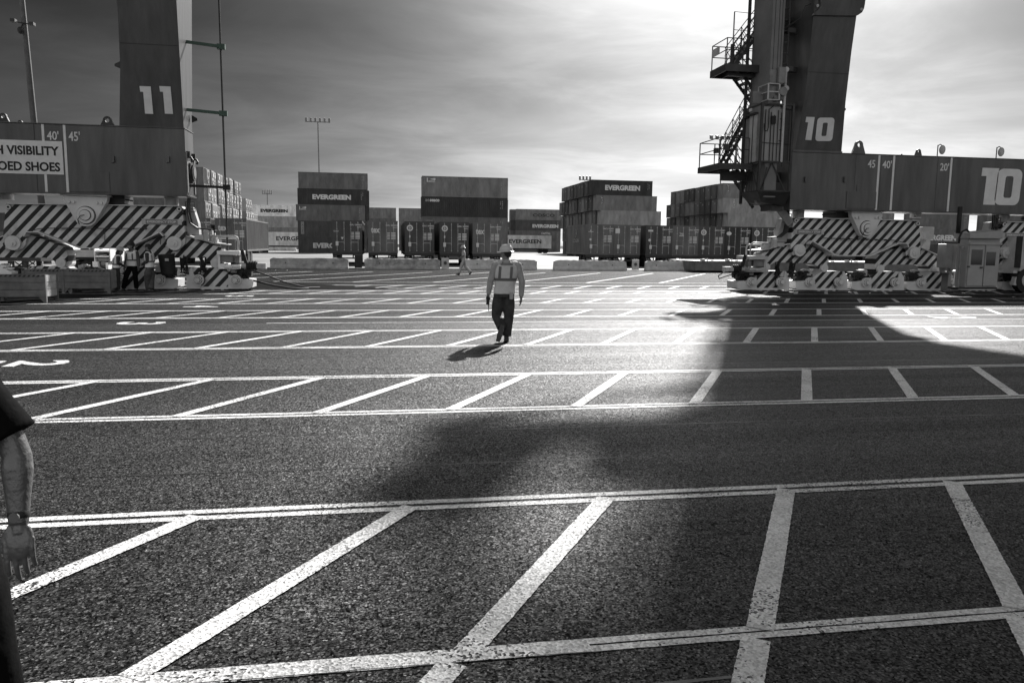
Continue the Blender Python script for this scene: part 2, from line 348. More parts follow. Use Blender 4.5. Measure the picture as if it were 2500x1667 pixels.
    def build1(s, name, mats, parent=None, smooth=False, local=False, bevel=0, remesh=0, sm=0):
        og = (0, 0, 0) if (local or parent is None) else world_loc(parent)
        me = s.mesh(name, mats, smooth, og)
        o = bpy.data.objects.new(name, me); COL.objects.link(o)
        if parent: o.parent = parent
        if bevel:
            b = o.modifiers.new('bevel', 'BEVEL'); b.width = bevel; b.segments = 2; b.limit_method = 'ANGLE'
        if remesh:
            b = o.modifiers.new('r', 'REMESH'); b.mode = 'VOXEL'; b.voxel_size = remesh; b.use_smooth_shade = True
            if sm:
                c = o.modifiers.new('s', 'SMOOTH'); c.iterations = sm; c.factor = .5
            dg = bpy.context.evaluated_depsgraph_get(); ev = o.evaluated_get(dg)
            nm = bpy.data.meshes.new_from_object(ev); o.modifiers.clear(); o.data = nm
            nm.materials.clear()
            for mm in (mats if isinstance(mats, (list, tuple)) else [mats]): nm.materials.append(M[mm])
            nm.polygons.foreach_set('material_index', [0]*len(nm.polygons))
        return o
def world_loc(o):
    p = Vector((0, 0, 0))
    while o: p += o.location; o = o.parent
    return p
def tag(o, label, cat, group=None):
    o['label'] = label; o['category'] = cat
    if group: o['group'] = group
    return o
def thing(name, label, cat, loc=(0, 0, 0), group=None, rz=0):
    o = bpy.data.objects.new(name, None); COL.objects.link(o); o.location = loc; o.rotation_euler = (0, 0, rz); o.empty_display_size = .2
    return tag(o, label, cat, group)
def kind(o, k): o['kind'] = k; return o
def copy_tree(o, parent=None):
    c = o.copy(); COL.objects.link(c); c.parent = parent
    for ch in list(o.children): copy_tree(ch, c)
    return c
_tc = {}
def text_mesh(s, bold=.0, spacing=1.0):
    key = (s, bold, spacing)
    if key not in _tc:
        c = bpy.data.curves.new('text', 'FONT'); c.body = s; c.size = 1; c.offset = bold; c.extrude = .004; c.space_character = spacing; c.resolution_u = 3
        o = bpy.data.objects.new('text', c); COL.objects.link(o)
        me = bpy.data.meshes.new_from_object(o.evaluated_get(bpy.context.evaluated_depsgraph_get()))
        bpy.data.objects.remove(o)
        xs = [v.co.x for v in me.vertices]; ys = [v.co.y for v in me.vertices]
        x0, x1, y0, y1 = min(xs), max(xs), min(ys), max(ys)
        _tc[key] = ([((v.co.x-x0)/(x1-x0), (v.co.y-y0)/(y1-y0), v.co.z) for v in me.vertices], [tuple(p.vertices) for p in me.polygons])
    return _tc[key]
def put_text(mb, s, org, ux, uy, w, h, bold=.0, spacing=1.0, mi=0):   # org: lower-left corner; ux, uy unit vectors of the sign plane
    vs, fs = text_mesh(s, bold, spacing); org = Vector(org); ux = Vector(ux); uy = Vector(uy); n = ux.cross(uy)
    return mb.add([org+ux*(a*w)+uy*(b*h)+n*(c) for a, b, c in vs], fs, mi)
FX = (1, 0, 0); FZ = (0, 0, 1)
# ================================================================== ground
g = MB(); S = 4000
g.add([(-S, -60, 0), (S, -60, 0), (S, S, 0), (-S, S, 0)], [(0, 1, 2, 3)])
kind(g.build('ground', 'asphalt'), 'structure')
g = MB(); g.add([(-300, 57.2, .004), (300, 57.2, .004), (300, 420, .004), (-300, 420, .004)], [(0, 1, 2, 3)])
kind(g.build('yard_pavement', 'yard'), 'structure')
# painted markings: rows of slanted stalls between double lines
ml = MB()
_jr = random.Random(11)
def ribbon(cl, hw, z, jit):            # centre line points, half width, jittered edges
    dx, dy = cl[-1][0]-cl[0][0], cl[-1][1]-cl[0][1]; L = math.hypot(dx, dy); nx, ny = -dy/L, dx/L
    vs = []
    for i, (x, y) in enumerate(cl):
        a, b_ = hw+_jr.uniform(-jit, jit), hw+_jr.uniform(-jit, jit); vs += [(x+nx*a, y+ny*a, z), (x-nx*b_, y-ny*b_, z)]
    ml.add(vs, [(2*i, 2*i+1, 2*i+3, 2*i+2) for i in range(len(cl)-1)])
def strip(x0, x1, y, w=.075, z=.004):
    near = y < 17
    if near:
        ribbon([(x0+(-14-x0)*i/12, y) for i in range(13)], w/2, z, 0)
        ribbon([(-14+.07*i, y+.006*math.sin(i*.05+y)) for i in range(int(44/.07)+1)], w/2, z, .002)
        ribbon([(30+(x1-30)*i/12, y) for i in range(13)], w/2, z, 0)
    else: ribbon([(x0+(x1-x0)*i/40, y) for i in range(41)], w/2, z, 0)
def slant(x, y1, y0, slope=.61, w=.15, z=.008):      # x at the far end y1
    n = 90 if y1 < 17 else 8
    ribbon([(x-(y1-y0)*slope*(1-i/n)+_jr.uniform(-.001, .001), y0+(y1-y0)*i/n) for i in range(n+1)], w/2*math.cos(math.atan(slope)), z, .0022 if n > 9 else 0)
ROWS = [(3.13, 5.11, .19, 1.385, .63), (8.10, 10.36, 3.43, 1.40, .59), (13.38, 15.90, 6.88, 1.41, .60), (18.83, 20.85, 10.04, 1.40, .61),
        (23.25, 25.25, 11.60, 1.37, .61), (27.75, 29.5, 14.45, 1.33, .61), (31.15, 33.55, 9.41, 1.40, .61)]
for i, (ya, yb, xa, dx, sl_) in enumerate(ROWS):
    span = 16+2.2*yb
    for y in (ya, yb):
        if i == 0 and y == ya:
            strip(-span, span, y-.032, .05); strip(-span, span, y+.032, .05); ribbon([(-14+.07*k, y) for k in range(214)], .05, .0065, .0025)
        else: strip(-span, span, y-.062); strip(-span, span, y+.062)
    k0 = int((-span-xa)/dx); k1 = int((span-xa)/dx)
    for k in range(k0, k1): slant(xa+dx*k, yb-.024, ya+.024, sl_)
slant(3.06, 3.07, 2.2, .63); slant(1.68, 3.07, 2.0, .63); slant(.29, 3.07, 2.7, .63)
strip(-2.5, 60, 17.56, .07); strip(-60, 60, 36.1, .12)
for k in range(-8, 12): slant(7.0+3.72*k, 49.5, 36.2, .62, .16)
strip(-60, 60, 30.08, .05); strip(-60, 60, 30.32, .05)
kind(ml.build('parking_lines', 'line'), 'structure')
tj = MB(); jr = random.Random(4)
for y, w, xa, xb in ((11.05, .025, -40, 60), (12.25, .03, -40, 3), (6.1, .02, -20, 2.2), (7.2, .025, -2, 30), (17.1, .035, -50, 80), (22.0, .05, -60, 80), (26.6, .06, -60, 90), (33.9, .09, -60, 90), (3.0-.2, .02, -1.5, 1.6)):
    n = int((xb-xa)/.25); yy = 0; vs = []
    for i in range(n+1):
        yy += jr.uniform(-.006, .006); yy *= .97; hw = w/2*jr.uniform(.5, 1.3); vs += [(xa+.25*i, y+yy-hw, .0025), (xa+.25*i, y+yy+hw, .0025)]
    tj.add(vs, [(2*i, 2*i+2, 2*i+3, 2*i+1) for i in range(n)])
kind(tj.build('tarmac_joints', 'tar'), 'structure')
dm = MB()
for s, x0, y1, hgt, wid in (('2', -5.25, 12.2, .75, .55), ('1', -5.72, 12.2, .3, .5), ('3', -5.62, 17.9, .98, .55), ('4', -5.3, 22.4, .9, .5), ('5', -5.06, 26.7, .9, .5),
                            ('2', 14.4, 18.3, 1.3, .6)):
    put_text(dm, s, (x0, y1, .009), (0, -1, 0), (1, 0, 0), wid, hgt, .03)
kind(dm.build('lane_numbers', 'line'), 'structure')
rl = MB(); rl.box(-80, 80, 30.17, 30.23, .0, .012)
kind(rl.build('crane_rail', 'steel_mid'), 'structure')
# ================================================================== cranes
PIN10 = 20.04
def crane_truck(root, xpin, sgn, part='equalizer_beam', buf=True):
    """bogie assembly traced from the right-hand crane, placed at xpin, mirrored when sgn = -1"""
    def q(x, y, Y=29.7):
        X, Z = Z10(x, y, Y); return xpin+sgn*(X-PIN10), Z
    def poly(*pts): return [q(*p) for p in pts]
    def disc(cx, cy, rad_px, y0, y1, n=28, mi=0, mb=None):
        X, Z = q(cx, cy); r = rad_px/3.794*.0165
        (mb).cyl((X, y0, Z), (X, y1, Z), r, n, mi=mi)
        if mi == 0 and rad_px >= 19: mb.cyl((X, y1-.012, Z), (X, y1-.004, Z), r*1.09+.008, n, mi=1)  # dark ring behind the disc draws its shadow gap
        return X, Z, r
    # main equalizer
    arcL = [(795-72*math.cos(t), 497+62*math.sin(t)) for t in (0.3, .8, 1.3, 1.8, 2.3, 2.8)]
    arcR = [(1858-72*math.cos(t), 520+62*math.sin(t)) for t in (.2, .7, 1.3, 1.8, 2.3, 2.8)]
    pl = [(770, 200), (1890, 227), (1916, 245), (1926, 440), (1930, 520)]+arcR[::-1]+[(1778, 470), (1765, 432), (1690, 430), (1425, 545), (1115, 542), (890, 412), (868, 430), (862, 495)]+arcL[::-1]+[(722, 440), (745, 260), (752, 215)]
    eq = MB(); eq.prism(poly(*pl), 29.7, 30.75); eqo = eq.build(part, 'hazard', root, bevel=.012)
    fl = MB()
    def flange(pts, y0, y1, th=.03):
        pp = poly(*pts)
        for a, b in zip(pp[:-1], pp[1:]): fl.bar((a[0], (y0+y1)/2, a[1]), (b[0], (y0+y1)/2, b[1]), y1-y0, th)
    flange([(770, 197), (1892, 224)], 29.55, 30.9)
    flange([(865, 440), (893, 412), (1115, 545), (1425, 548), (1690, 433), (1762, 434), (1778, 470)], 29.42, 31.0, .035)
    fl.build('bottom_flange', 'yellow', eqo)
    pc = MB()
    for cx, cy in ((795, 497), (1858, 520)):
        X, Z, r = disc(cx, cy, 58, 29.58, 29.72, mb=pc); disc(cx, cy, 30, 29.54, 29.6, mb=pc)
        pc.box(X-.03, X+.03, 29.5, 29.55, Z-.08, Z+.02)
    for cx, cy in ((770, 222), (1897, 250)): disc(cx, cy, 20, 29.66, 29.7, mb=pc)
    pc.build('pin_cover', ['yellow', 'ring'], eqo)
    ho = MB()
    for cx, cy in ((770, 222), (1897, 250)): disc(cx, cy, 9, 29.652, 29.66, mb=ho)
    ho.build('lifting_hole', 'black', eqo)
    # hydraulic pipe with its drops
    hp = MB(); z = [q(985, 383), q(1250, 392), q(1640, 402), q(1700, 408), q(1760, 430)]
    hp.tube([(x, 29.62, zz) for x, zz in z], .014, 6)
    a = q(1270, 390); b = q(1270, 520); hp.cyl((a[0], 29.62, a[1]), (b[0], 29.62, b[1]), .012, 6)
    a = q(890, 440); b = q(890, 510); hp.cyl((a[0], 29.58, a[1]), (b[0], 29.58, b[1]), .012, 6)
    for t in range(8):
        x, zz = q(1000+t*85, 385+t*2.5); hp.box(x-.03, x+.03, 29.6, 29.7, zz-.03, zz+.03)
    hp.build('hydraulic_pipe', 'steel_dark', root)
    # bracket hung from the sill with the main pin
    hb = MB(); brk = poly((1240, 150), (1525, 150), (1525, 185), (1442, 345), (1425, 368), (1400, 380), (1368, 380), (1335, 368), (1318, 345), (1245, 185))
    hb.prism(brk, 29.35, 29.62); hb.prism(brk, 30.85, 31.1)
    ta = poly((1236, 128), (1545, 128), (1545, 148), (1236, 148)); hb.prism(ta, 29.25, 31.2)
    hbo = hb.build('hanger_bracket', 'yellow', root, bevel=.01)
    hc = MB(); X, Z, r = disc(1378, 295, 66, 29.26, 29.36, mb=hc); disc(1378, 295, 40, 29.21, 29.27, mb=hc)
    hc.tube([(X, 29.2, Z), (X-.12, 29.16, Z-.02), (X-.22, 29.18, Z-.16), (X-.22, 29.3, Z-.32)], .015, 6, mi=1)
    for cx in (1280, 1310, 1460, 1490): disc(cx, 197, 12, 29.28, 29.36, n=10, mb=hc)
    hc.build('pin_cover', ['yellow', 'black'], hbo)
    # second-level balancers
    def balancer(pts, pins, outer):
        bb = MB(); bb.prism(poly(*pts), 29.86, 30.6); o = bb.build('balancer', 'hazard', root, bevel=.01)
        f = MB()
        for cx, cy in pins:
            disc(cx, cy, 38, 29.74, 29.88, mb=f); disc(cx, cy, 12, 29.72, 29.75, n=12, mb=f)
        f.build('pin_cover', ['yellow', 'ring'], o)
        f = MB(); pp = poly(*outer)
        for a, b in zip(pp[:-1], pp[1:]): f.bar((a[0], 30.23, a[1]), (b[0], 30.23, b[1]), 1.0, .03)
        f.build('top_flange', 'yellow', o)
        return o
    def arc(cx, cy, r, a0, a1, n=6): return [(cx+r*math.cos(R(a0+(a1-a0)*i/n)), cy+r*math.sin(R(a0+(a1-a0)*i/n))) for i in range(n+1)]
    balancer([(730, 440), (470, 528), (464, 640)]+arc(505, 656, 42, 170, 20)+[(548, 640), (590, 612), (930, 618), (985, 640)]+arc(1043, 662, 42, 160, 10)+[(1083, 545), (1050, 520), (880, 430)],
             [(505, 655), (1043, 662)], [(725, 436), (505, 490), (428, 498)])
    balancer([(1920, 465), (2095, 545), (2110, 600)]+arc(2072, 672, 42, 10, 160)+[(2030, 655), (1985, 632), (1640, 630), (1612, 655)]+arc(1565, 668, 42, 20, 170)+[(1528, 590), (1550, 545), (1770, 455)],
             [(1565, 668), (2072, 672)], [(1918, 463), (2100, 545), (2112, 580)])
    # bogies
    for k, (bx, cyl_) in enumerate(((505, 0), (1043, 2), (1565, 5), (2072, 7))):
        def b(x, y, Y=29.75): return q(bx+x, y+cyl_, Y)
        def bp(*pts): return [b(*p) for p in pts]
        mb = MB(); mb.prism(bp((-110, 740), (-30, 692), (160, 690), (196, 742), (192, 858), (-105, 855)), 29.75, 30.6)
        bo = mb.build('bogie', 'hazard', root, bevel=.01)
        e = MB(); e.prism(bp((-283, 783), (-200, 776), (-104, 745), (-104, 862), (-250, 862), (-283, 850)), 29.68, 30.66)
        e.prism(bp((158, 692), (166, 690), (198, 740), (196, 862), (100, 862), (90, 835), (150, 740)), 29.68, 30.66)
        e.prism(bp((-104, 846), (100, 846), (100, 866), (-104, 866)), 29.72, 30.6)
        for t in range(3):
            x, z = b(-60+t*70, 866); e.box(x-.05, x+.05, 29.72, 29.8, z-.03, z+.01)
        e.build('end_plate', 'yellow', bo, bevel=.008)
        for wx in (-155, 115):
            x, z = b(wx, 790); rr = z-.012
            w = MB(); w.cyl((x, 29.98, rr+.012), (x, 30.42, rr+.012), rr, 28); w.cyl((x, 29.92, rr+.012), (x, 29.98, rr+.012), rr+.03, 28); w.build('wheel', 'black', bo, smooth=False)
            h = MB()
            for rp, y0, y1 in ((46, 29.56, 29.7), (30, 29.5, 29.57), (19, 29.44, 29.51)): disc(bx+wx, 790+cyl_, rp, y0, y1, mb=h)
            h.box(x-.02, x+.02, 29.42, 29.45, z-.1, z+.02)
            for t in range(10):
                an = t*math.pi/5; rX = 39/3.794*.0165; h.cyl((x+rX*math.cos(an), 29.53, z+rX*math.sin(an)), (x+rX*math.cos(an), 29.57, z+rX*math.sin(an)), .02, 6)
            h.build('bearing_housing', ['yellow', 'ring'], bo)
        # drive motor, brake and hoses piled on the outer end of the bogie
        d = MB(); rnd = random.Random(k)
        x0, z0 = b(-265, 770); x1, z1 = b(-150, 700)
        xa, xb = min(x0, x1), max(x0, x1)
        d.cyl((xa+.02, 30.0, z0+.1), (xb-.05, 30.0, z0+.2), .11, 12); d.cyl((xa-.02, 30.3, z0+.15), (xb-.1, 30.3, z0+.22), .1, 12)
        d.box(xa+.1, xa+.3, 29.85, 30.4, z0, z0+.34); d.box(xb-.24, xb, 29.9, 30.3, z0+.05, z0+.3)
        for t in range(14):
            p = [Vector((rnd.uniform(xa-.05, xb), rnd.uniform(29.7, 29.95), rnd.uniform(z0, z0+.4))) for _ in range(4)]
            d.tube(p, .014, 5)
        for t in range(10):
            px, pz = rnd.uniform(xa, xb), rnd.uniform(z0, z0+.35); d.box(px-.04, px+.04, 29.75, 29.9, pz-.03, pz+.04)
        d.build('drive_motor', 'steel_dark', bo)
        gb = MB(); x, z = b(-140, 720); gb.box(x-.14, x+.14, 29.9, 30.3, z-.05, z+.19); x, z = b(-140, 690); gb.cyl((x, 29.85, z+.02), (x, 30.3, z+.02), .07, 10)
        gb.build('gearbox', 'steel_light', bo, bevel=.01)
    # posts and boxes between equalizer and sill
    po = MB()
    for cx, w in ((790, 62), (1880, 60)):
        x, z = q(cx, 195, 30.2); x2, z2 = q(cx, 110, 30.2); po.cyl((x, 30.2, z), (x, 30.2, z2+.1), w/3.794*.0165*.9, 20)
        po.cyl((x, 30.2, z2-.05), (x, 30.2, z2+.12), w/3.794*.0165*1.2, 20)
    po.build('jacking_post', 'steel_light', root)
    po = MB(); x, z = q(1090, 195, 30.2); x2, z2 = q(1240, 120, 30.2); po.box(min(x, x2), max(x, x2), 29.8, 30.8, z, z2+.1)
    po.box(min(x, x2), max(x, x2), 29.75, 30.85, z+.12, z+.17)
    po.build('bearing_block', 'steel_dark', root)
    # emergency stop sign
    x0, z0 = q(748, 348); x1, z1 = q(1028, 308)
    es = MB(); es.box(min(x0, x1), max(x0, x1), 29.66, 29.7, z0, z1); eo = es.build('emergency_stop_sign', 'steel_light', root, bevel=.004)
    x0, z0 = q(778, 344); x1, z1 = q(1000, 312); xa, xb = min(x0, x1), max(x0, x1)
    es = MB(); es.box(xa, xb, 29.64, 29.66, z0, z1); put_text(es, 'EMERGENCY STOP', (xa+.05, 29.636, z0+.04), FX, FZ, xb-xa-.1, z1-z0-.08, .02, mi=1)
    es.build('lettering', ['steel_mid', 'letter'], eo)
    # curved cable duct down to the platform
    du = MB(); pts = [q(690, 130, 29.9), q(690, 250, 29.9), q(672, 330, 29.9), q(620, 372, 29.9), q(520, 380, 29.9)]
    for j in range(4): du.tube([(x, 29.75+j*.1, z) for x, z in pts], .03, 8)
    x, z = q(690, 240, 29.7); x2, z2 = q(690, 160, 29.7)
    for j in range(4): du.box(x-.16, x+.16, 29.66, 29.7, z+(z2-z)*j/3-.012, z+(z2-z)*j/3+.012)
    for sx in (-.16, 0, .16): du.box(x+sx-.012, x+sx+.012, 29.67, 29.69, z, z2)
    du.build('cable_duct', 'steel_dark', root)
    sp = MB(); sp.prism(poly((726, 420), (640, 420), (650, 330), (690, 200), (745, 195)), 30.05, 30.4); sp.build('side_panel', 'steel_light', root)
    if not buf: return
    # end platform with handrails, boxes and buffer (best seen on the left-hand crane)
    def P(x, y, Y=29.7):                      # traced on crane 11, mirrored for the other
        X, Z = ZP(x, y, Y); return (X if sgn < 0 else PIN10-(X+10.16)), Z
    def PB(mb, x0, y0, x1, y1, ya, yb, mi=0):
        a, c = P(x0, y0), P(x1, y1); mb.box(min(a[0], c[0]), max(a[0], c[0]), ya, yb, min(a[1], c[1]), max(a[1], c[1]), mi)
    pf = MB(); PB(pf, 1515, 340, 1880, 408, 29.5, 30.7); PB(pf, 1535, 545, 1640, 630, 29.5, 30.7); PB(pf, 1640, 560, 1760, 605, 29.42, 29.7); PB(pf, 1640, 605, 1880, 630, 29.5, 30.7)
    PB(pf, 1520, 408, 1560, 545, 29.6, 30.6); PB(pf, 1760, 560, 1880, 600, 29.45, 30.0)
    pf.build('end_platform', 'white' if sgn < 0 else 'steel_light', root, bevel=.008)
    pf = MB(); PB(pf, 1560, 412, 1760, 528, 29.66, 30.3); PB(pf, 1790, 420, 1860, 540, 29.7, 30.1); pf.build('junction_box', 'steel_mid', root, bevel=.006)
    pf = MB(); PB(pf, 1300, 20, 1375, 190, 29.6, 30.2); PB(pf, 1150, 90, 1300, 170, 29.6, 30.2); PB(pf, 1375, 95, 1480, 230, 29.9, 30.3); PB(pf, 1370, 20, 1420, 90, 29.8, 30.0)
    pf.build('control_box', 'steel_light', root, bevel=.01)
    hr = MB()
    for y0, x1, yy in ((110, 1845, 29.6), (140, 1812, 30.1)):
        pts = [P(1470, y0), P(x1-60, y0), P(x1-15, y0+20), P(x1, y0+65), P(x1, 340)]
        hr.tube([(x, yy, z) for x, z in pts], .035, 8)
    for xx in (1475,):
        a, c = P(xx, 60), P(xx, 240); hr.cyl((a[0], 29.6, a[1]), (c[0], 29.6, c[1]), .03, 8)
    hr.build('handrail', 'steel_light', root, smooth=True)
    bf = MB(); a, c = P(1860, 585), P(1950, 585); bf.cyl((a[0], 30.0, a[1]), (c[0], 30.0, c[1]), .16, 16)
    PB(bf, 2130, 545, 2270, 632, 29.85, 30.2); PB(bf, 2120, 560, 2200, 620, 29.8, 29.9)
    bo = bf.build('buffer', 'steel_light', root)
    bf = MB(); a, c = P(1945, 585), P(2125, 585)
    for j in range(9):
        x = a[0]+(c[0]-a[0])*(j+.5)/9; bf.cyl((x-.02, 30.0, a[1]), (x+.02, 30.0, a[1]), .19 if j % 2 else .15, 16)
    bf.cyl((a[0], 30.0, a[1]), (c[0], 30.0, a[1]), .14, 14)
    bf.build('bellows', 'black', bo)
    sc = MB(); a, c = P(1890, 330), P(1960, 540); sc.bar((a[0], 29.8, a[1]), (c[0], 29.8, c[1]), .12, .08); sc.build('brace', 'black', root)
    cb = MB(); rnd = random.Random(3)
    for t in range(10):
        p = [Vector((P(rnd.uniform(1800, 2010), rnd.uniform(640, 800))[0], rnd.uniform(29.6, 30.1), P(0, rnd.uniform(640, 800))[1])) for _ in range(4)]
        cb.tube(p, .02, 5)
    for u in (960, 1260):
        for t in range(12):
            p = [Vector((P(u+rnd.uniform(-60, 70), 0)[0], rnd.uniform(29.55, 29.7), P(0, rnd.uniform(400, 720))[1])) for _ in range(4)]
            cb.tube(p, .022, 5)
    cb.build('hanging_cables', 'black', root)

def digit_one(mb, x0, z0, w, h, Y, lean, mi=0):
    """a heavy blocky italic 1 with a flag, lean = x shift at the top"""
    pts = [(.30, 0), (1, 0), (1, 1), (0, 1), (0, .78), (.30, .78)]
    mb.prism([(x0+a*w+lean*b, z0+b*h) for a, b in pts], Y-.004, Y+.004, mi)
def digit_zero(mb, x0, z0, w, h, Y, lean, mi=0):
    c = .17; o = []
    def rr(a0, b0, a1, b1, r):
        out = []; rx = r; ry = r*w/h
        for (cx, cy, s) in ((a1-rx, b0+ry, -90), (a1-rx, b1-ry, 0), (a0+rx, b1-ry, 90), (a0+rx, b0+ry, 180)):
            out += [(cx+rx*math.cos(R(s+t)), cy+ry*math.sin(R(s+t))) for t in (0, 22, 45, 68, 90)]
        return out
    A = rr(0, 0, 1, 1, .22); B = rr(.34, .2, .66, .8, .08); n = len(A)
    tr = lambda p: (x0+p[0]*w+lean*p[1], z0+p[1]*h)
    vs = [(tr(p)[0], Y-.004, tr(p)[1]) for p in A]+[(tr(p)[0], Y-.004, tr(p)[1]) for p in B]
    mb.add(vs, [(i, (i+1) % n, n+(i+1) % n, n+i) for i in range(n)], mi)

def lug(mb, x, z, w, h, y0, y1, hole=True):
    n = 12; r = w*.28; pts = [(x-w/2, z), (x+w/2, z)]+[(x+r*math.cos(R(a)), z+h-r+r*math.sin(R(a))) for a in range(10, 171, 16)]
    # ring built as outer outline bridged to a round hole
    cx, cz, hr = x, z+h-r, r*.48
    out = [(x-w/2, z), (x-w/4, z), (x, z), (x+w/4, z), (x+w/2, z)]+[(cx+r*math.cos(R(a)), cz+r*math.sin(R(a))) for a in range(0, 181, 15)]
    m = len(out); inn = []
    for px, pz in out:
        a = math.atan2(pz-cz, px-cx); inn.append((cx+hr*math.cos(a), cz+hr*math.sin(a)))
    vs = []
    for y in (y0, y1): vs += [(p[0], y, p[1]) for p in out]+[(p[0], y, p[1]) for p in inn]
    fs = []
    for i in range(m):
        j = (i+1) % m
        fs += [(i, j, m+j, m+i), (2*m+i, 3*m+i, 3*m+j, 2*m+j), (i, 2*m+i, 2*m+j, j), (m+i, m+j, 3*m+j, 3*m+i)]
    mb.add(vs, fs)

def leg_mesh(mb, corners):
    """corners: list of (z, xl, xr, yf, yb)"""
    vs = []; fs = []
    for z, xl, xr, yf, yb in corners: vs += [(xl, yf, z), (xr, yf, z), (xr, yb, z), (xl, yb, z)]
    for i in range(len(corners)-1):
        for k in range(4): fs.append((i*4+k, i*4+(k+1) % 4, i*4+4+(k+1) % 4, i*4+4+k))
    fs += [(3, 2, 1, 0), tuple((len(corners)-1)*4+k for k in range(4))]
    mb.add(vs, fs)
YF = 29.2
def yleg(z): return YF-.22*max(0, min(z, 13)-5.65)
# ---------------------------------------------------------------- left crane, number 11
c11 = thing('quay_crane', 'dark gantry crane numbered 11 at left with high visibility sign on its beam', 'crane', (-10.16, 30.2, 0), 'rail mounted quay cranes')
crane_truck(c11, -10.16, -1)
sb = MB(); sb.box(-45, -6.74, YF, 30.45, 3.41, 5.70); sb.box(-46, -6.70, YF-.06, 30.5, 3.36, 3.41); sb.box(-46, -6.72, YF-.03, 30.47, 5.70, 5.735)
sill = sb.build('sill_beam', 'cranegreen', c11, bevel=.01)
def bx11(x0, y0, x1, y1, Y=YF):
    a, b = Z11b(x0, y0, Y), Z11b(x1, y1, Y); return min(a[0], b[0]), max(a[0], b[0]), min(a[1], b[1]), max(a[1], b[1])
sn = MB(); a = Z11b(338, 1130, YF); b = Z11b(512, 1395, YF); sn.box(-16.5, b[0], YF-.03, YF-.002, b[1], a[1]+.02)
sgn_ = sn.build('safety_sign', 'letter', c11)
sn = MB(); x0, x1, z0, z1 = bx11(5, 1150, 485, 1245); xr = x1-.04
put_text(sn, 'HIGH VISIBILITY', (xr-2.62, YF-.034, z0-.0), FX, FZ, 2.62, z1-z0-.03, .03)
x0, x1, z0, z1 = bx11(5, 1280, 490, 1372); put_text(sn, 'STEEL TOED SHOES', (x1-3.25, YF-.034, z0-.0), FX, FZ, 3.23, z1-z0-.02, .03)
sn.build('lettering', 'letter_black', sgn_)
st = MB()
for (xa, xb) in ((328, 350), (500, 522)):
    p, q_ = Z11b((xa+xb)/2, 1003, YF), Z11b((xa+xb)/2+28, 1530, YF); st.box(p[0]-.04, p[0]+.04, YF-.008, YF, 3.42, 5.69)
st.build('length_mark', 'letter', sill)
tx = MB(); x0, x1, z0, z1 = bx11(372, 1045, 470, 1120); put_text(tx, "40'", (x0, YF-.004, z0), FX, FZ, x1-x0, z1-z0, .012)
x0, x1, z0, z1 = bx11(545, 1048, 640, 1128); put_text(tx, "45'", (x0, YF-.004, z0), FX, FZ, x1-x0, z1-z0, .012)
tx.build('lettering', 'letter', sill)
dp = MB()                                   # weld-on drip shields and the raised plate on the beam
for cx in (905, 1342):
    x, z = Z11b(cx, 1275, YF); dp.box(x-.05, x+.05, YF-.09, YF, z-.1, z+.12)
a, b = Z11b(548, 1365, YF), Z11b(880, 1525, YF); dp.box(a[0], b[0], YF-.025, YF, 3.45, a[1])
dp.build('beam_fitting', 'cranegreen', sill, bevel=.006)
lg = MB()
for px, w, hh in ((853, .52, .36), (22, .42, .34), (155, .26, .12)):
    x, z = Z11b(px, 1000, YF+.1); lug(lg, x, 5.7, w, hh, YF+.15, YF+.23)
lg.build('lifting_lug', 'steel_dark', c11)
le = MB()
leg_mesh(le, [(5.735, -8.87, -6.76, YF, 30.43), (7.6, -8.62, -6.69, yleg(7.6), 30.43), (9.4, -8.49, -6.63, yleg(9.4), 30.43), (10.2, -8.52, -6.6, yleg(10.2), 30.43), (14, -8.6, -6.5, yleg(14), 30.43), (26, -8.7, -6.2, yleg(26), 30.43)])
leg11 = le.build('leg', ['cranegreen'], c11)
nm = MB()
for (pxl, pxr) in ((1112, 1222), (1270, 1380)):
    # corners of each 1 on the leaning face of the leg
    def L(px, py):
        z = 7.0
        for _ in range(6): x, z = Z11b(px, py, yleg(z)-.012)
        return (x, yleg(z)-.012, z)
    o = pxl
    pts = [(o+45, 908), (pxr, 911), (o+90, 692), (o, 688), (o+6, 733), (o+30, 735)]
    nm.add([L(*p) for p in pts], [tuple(range(6))])
nm.build('number', 'letter', leg11)
lf = MB()
for (px, py, s) in ((948, 680, -1), (1535, 955, 1)):
    z = 6.2 if s > 0 else 7.7; x = -6.7 if s > 0 else -8.62
    y = yleg(z)+(1.1 if s > 0 else .1)
    lf.add([(x, y, z-.13), (x, y, z+.13), (x+s*.2, y, z+.02), (x+s*.2, y, z-.05), (x, y+.06, z-.13), (x, y+.06, z+.13), (x+s*.2, y+.06, z+.02), (x+s*.2, y+.06, z-.05)], [(0, 1, 2, 3), (7, 6, 5, 4), (0, 4, 5, 1), (1, 5, 6, 2), (2, 6, 7, 3), (3, 7, 4, 0)])
lf.build('guide_bracket', 'steel_dark', leg11)
def seams(parent, xs, z0, z1, zs, leg=None):
    w = MB()
    for x in xs: w.box(x-.012, x+.012, YF-.007, YF, z0, z1)
    if xs: w.build('weld_seam', 'steel_dark', parent)
    for z in zs:
        w = MB(); w.hexa([(leg[0], yleg(z)-.008, z), (leg[1], yleg(z)-.008, z), (leg[1], yleg(z)+.02, z), (leg[0], yleg(z)+.02, z)], [(leg[0], yleg(z)-.012, z+.02), (leg[1], yleg(z)-.012, z+.02), (leg[1], yleg(z)+.02, z+.02), (leg[0], yleg(z)+.02, z+.02)]); w.build('weld_seam', 'steel_dark', parent)
SPLIT['weld_seam'] = .02
seams(sill, [-11.6, -15.4], 3.43, 5.68, [])
seams(leg11, [], 0, 0, [8.35], (-8.55, -6.7))
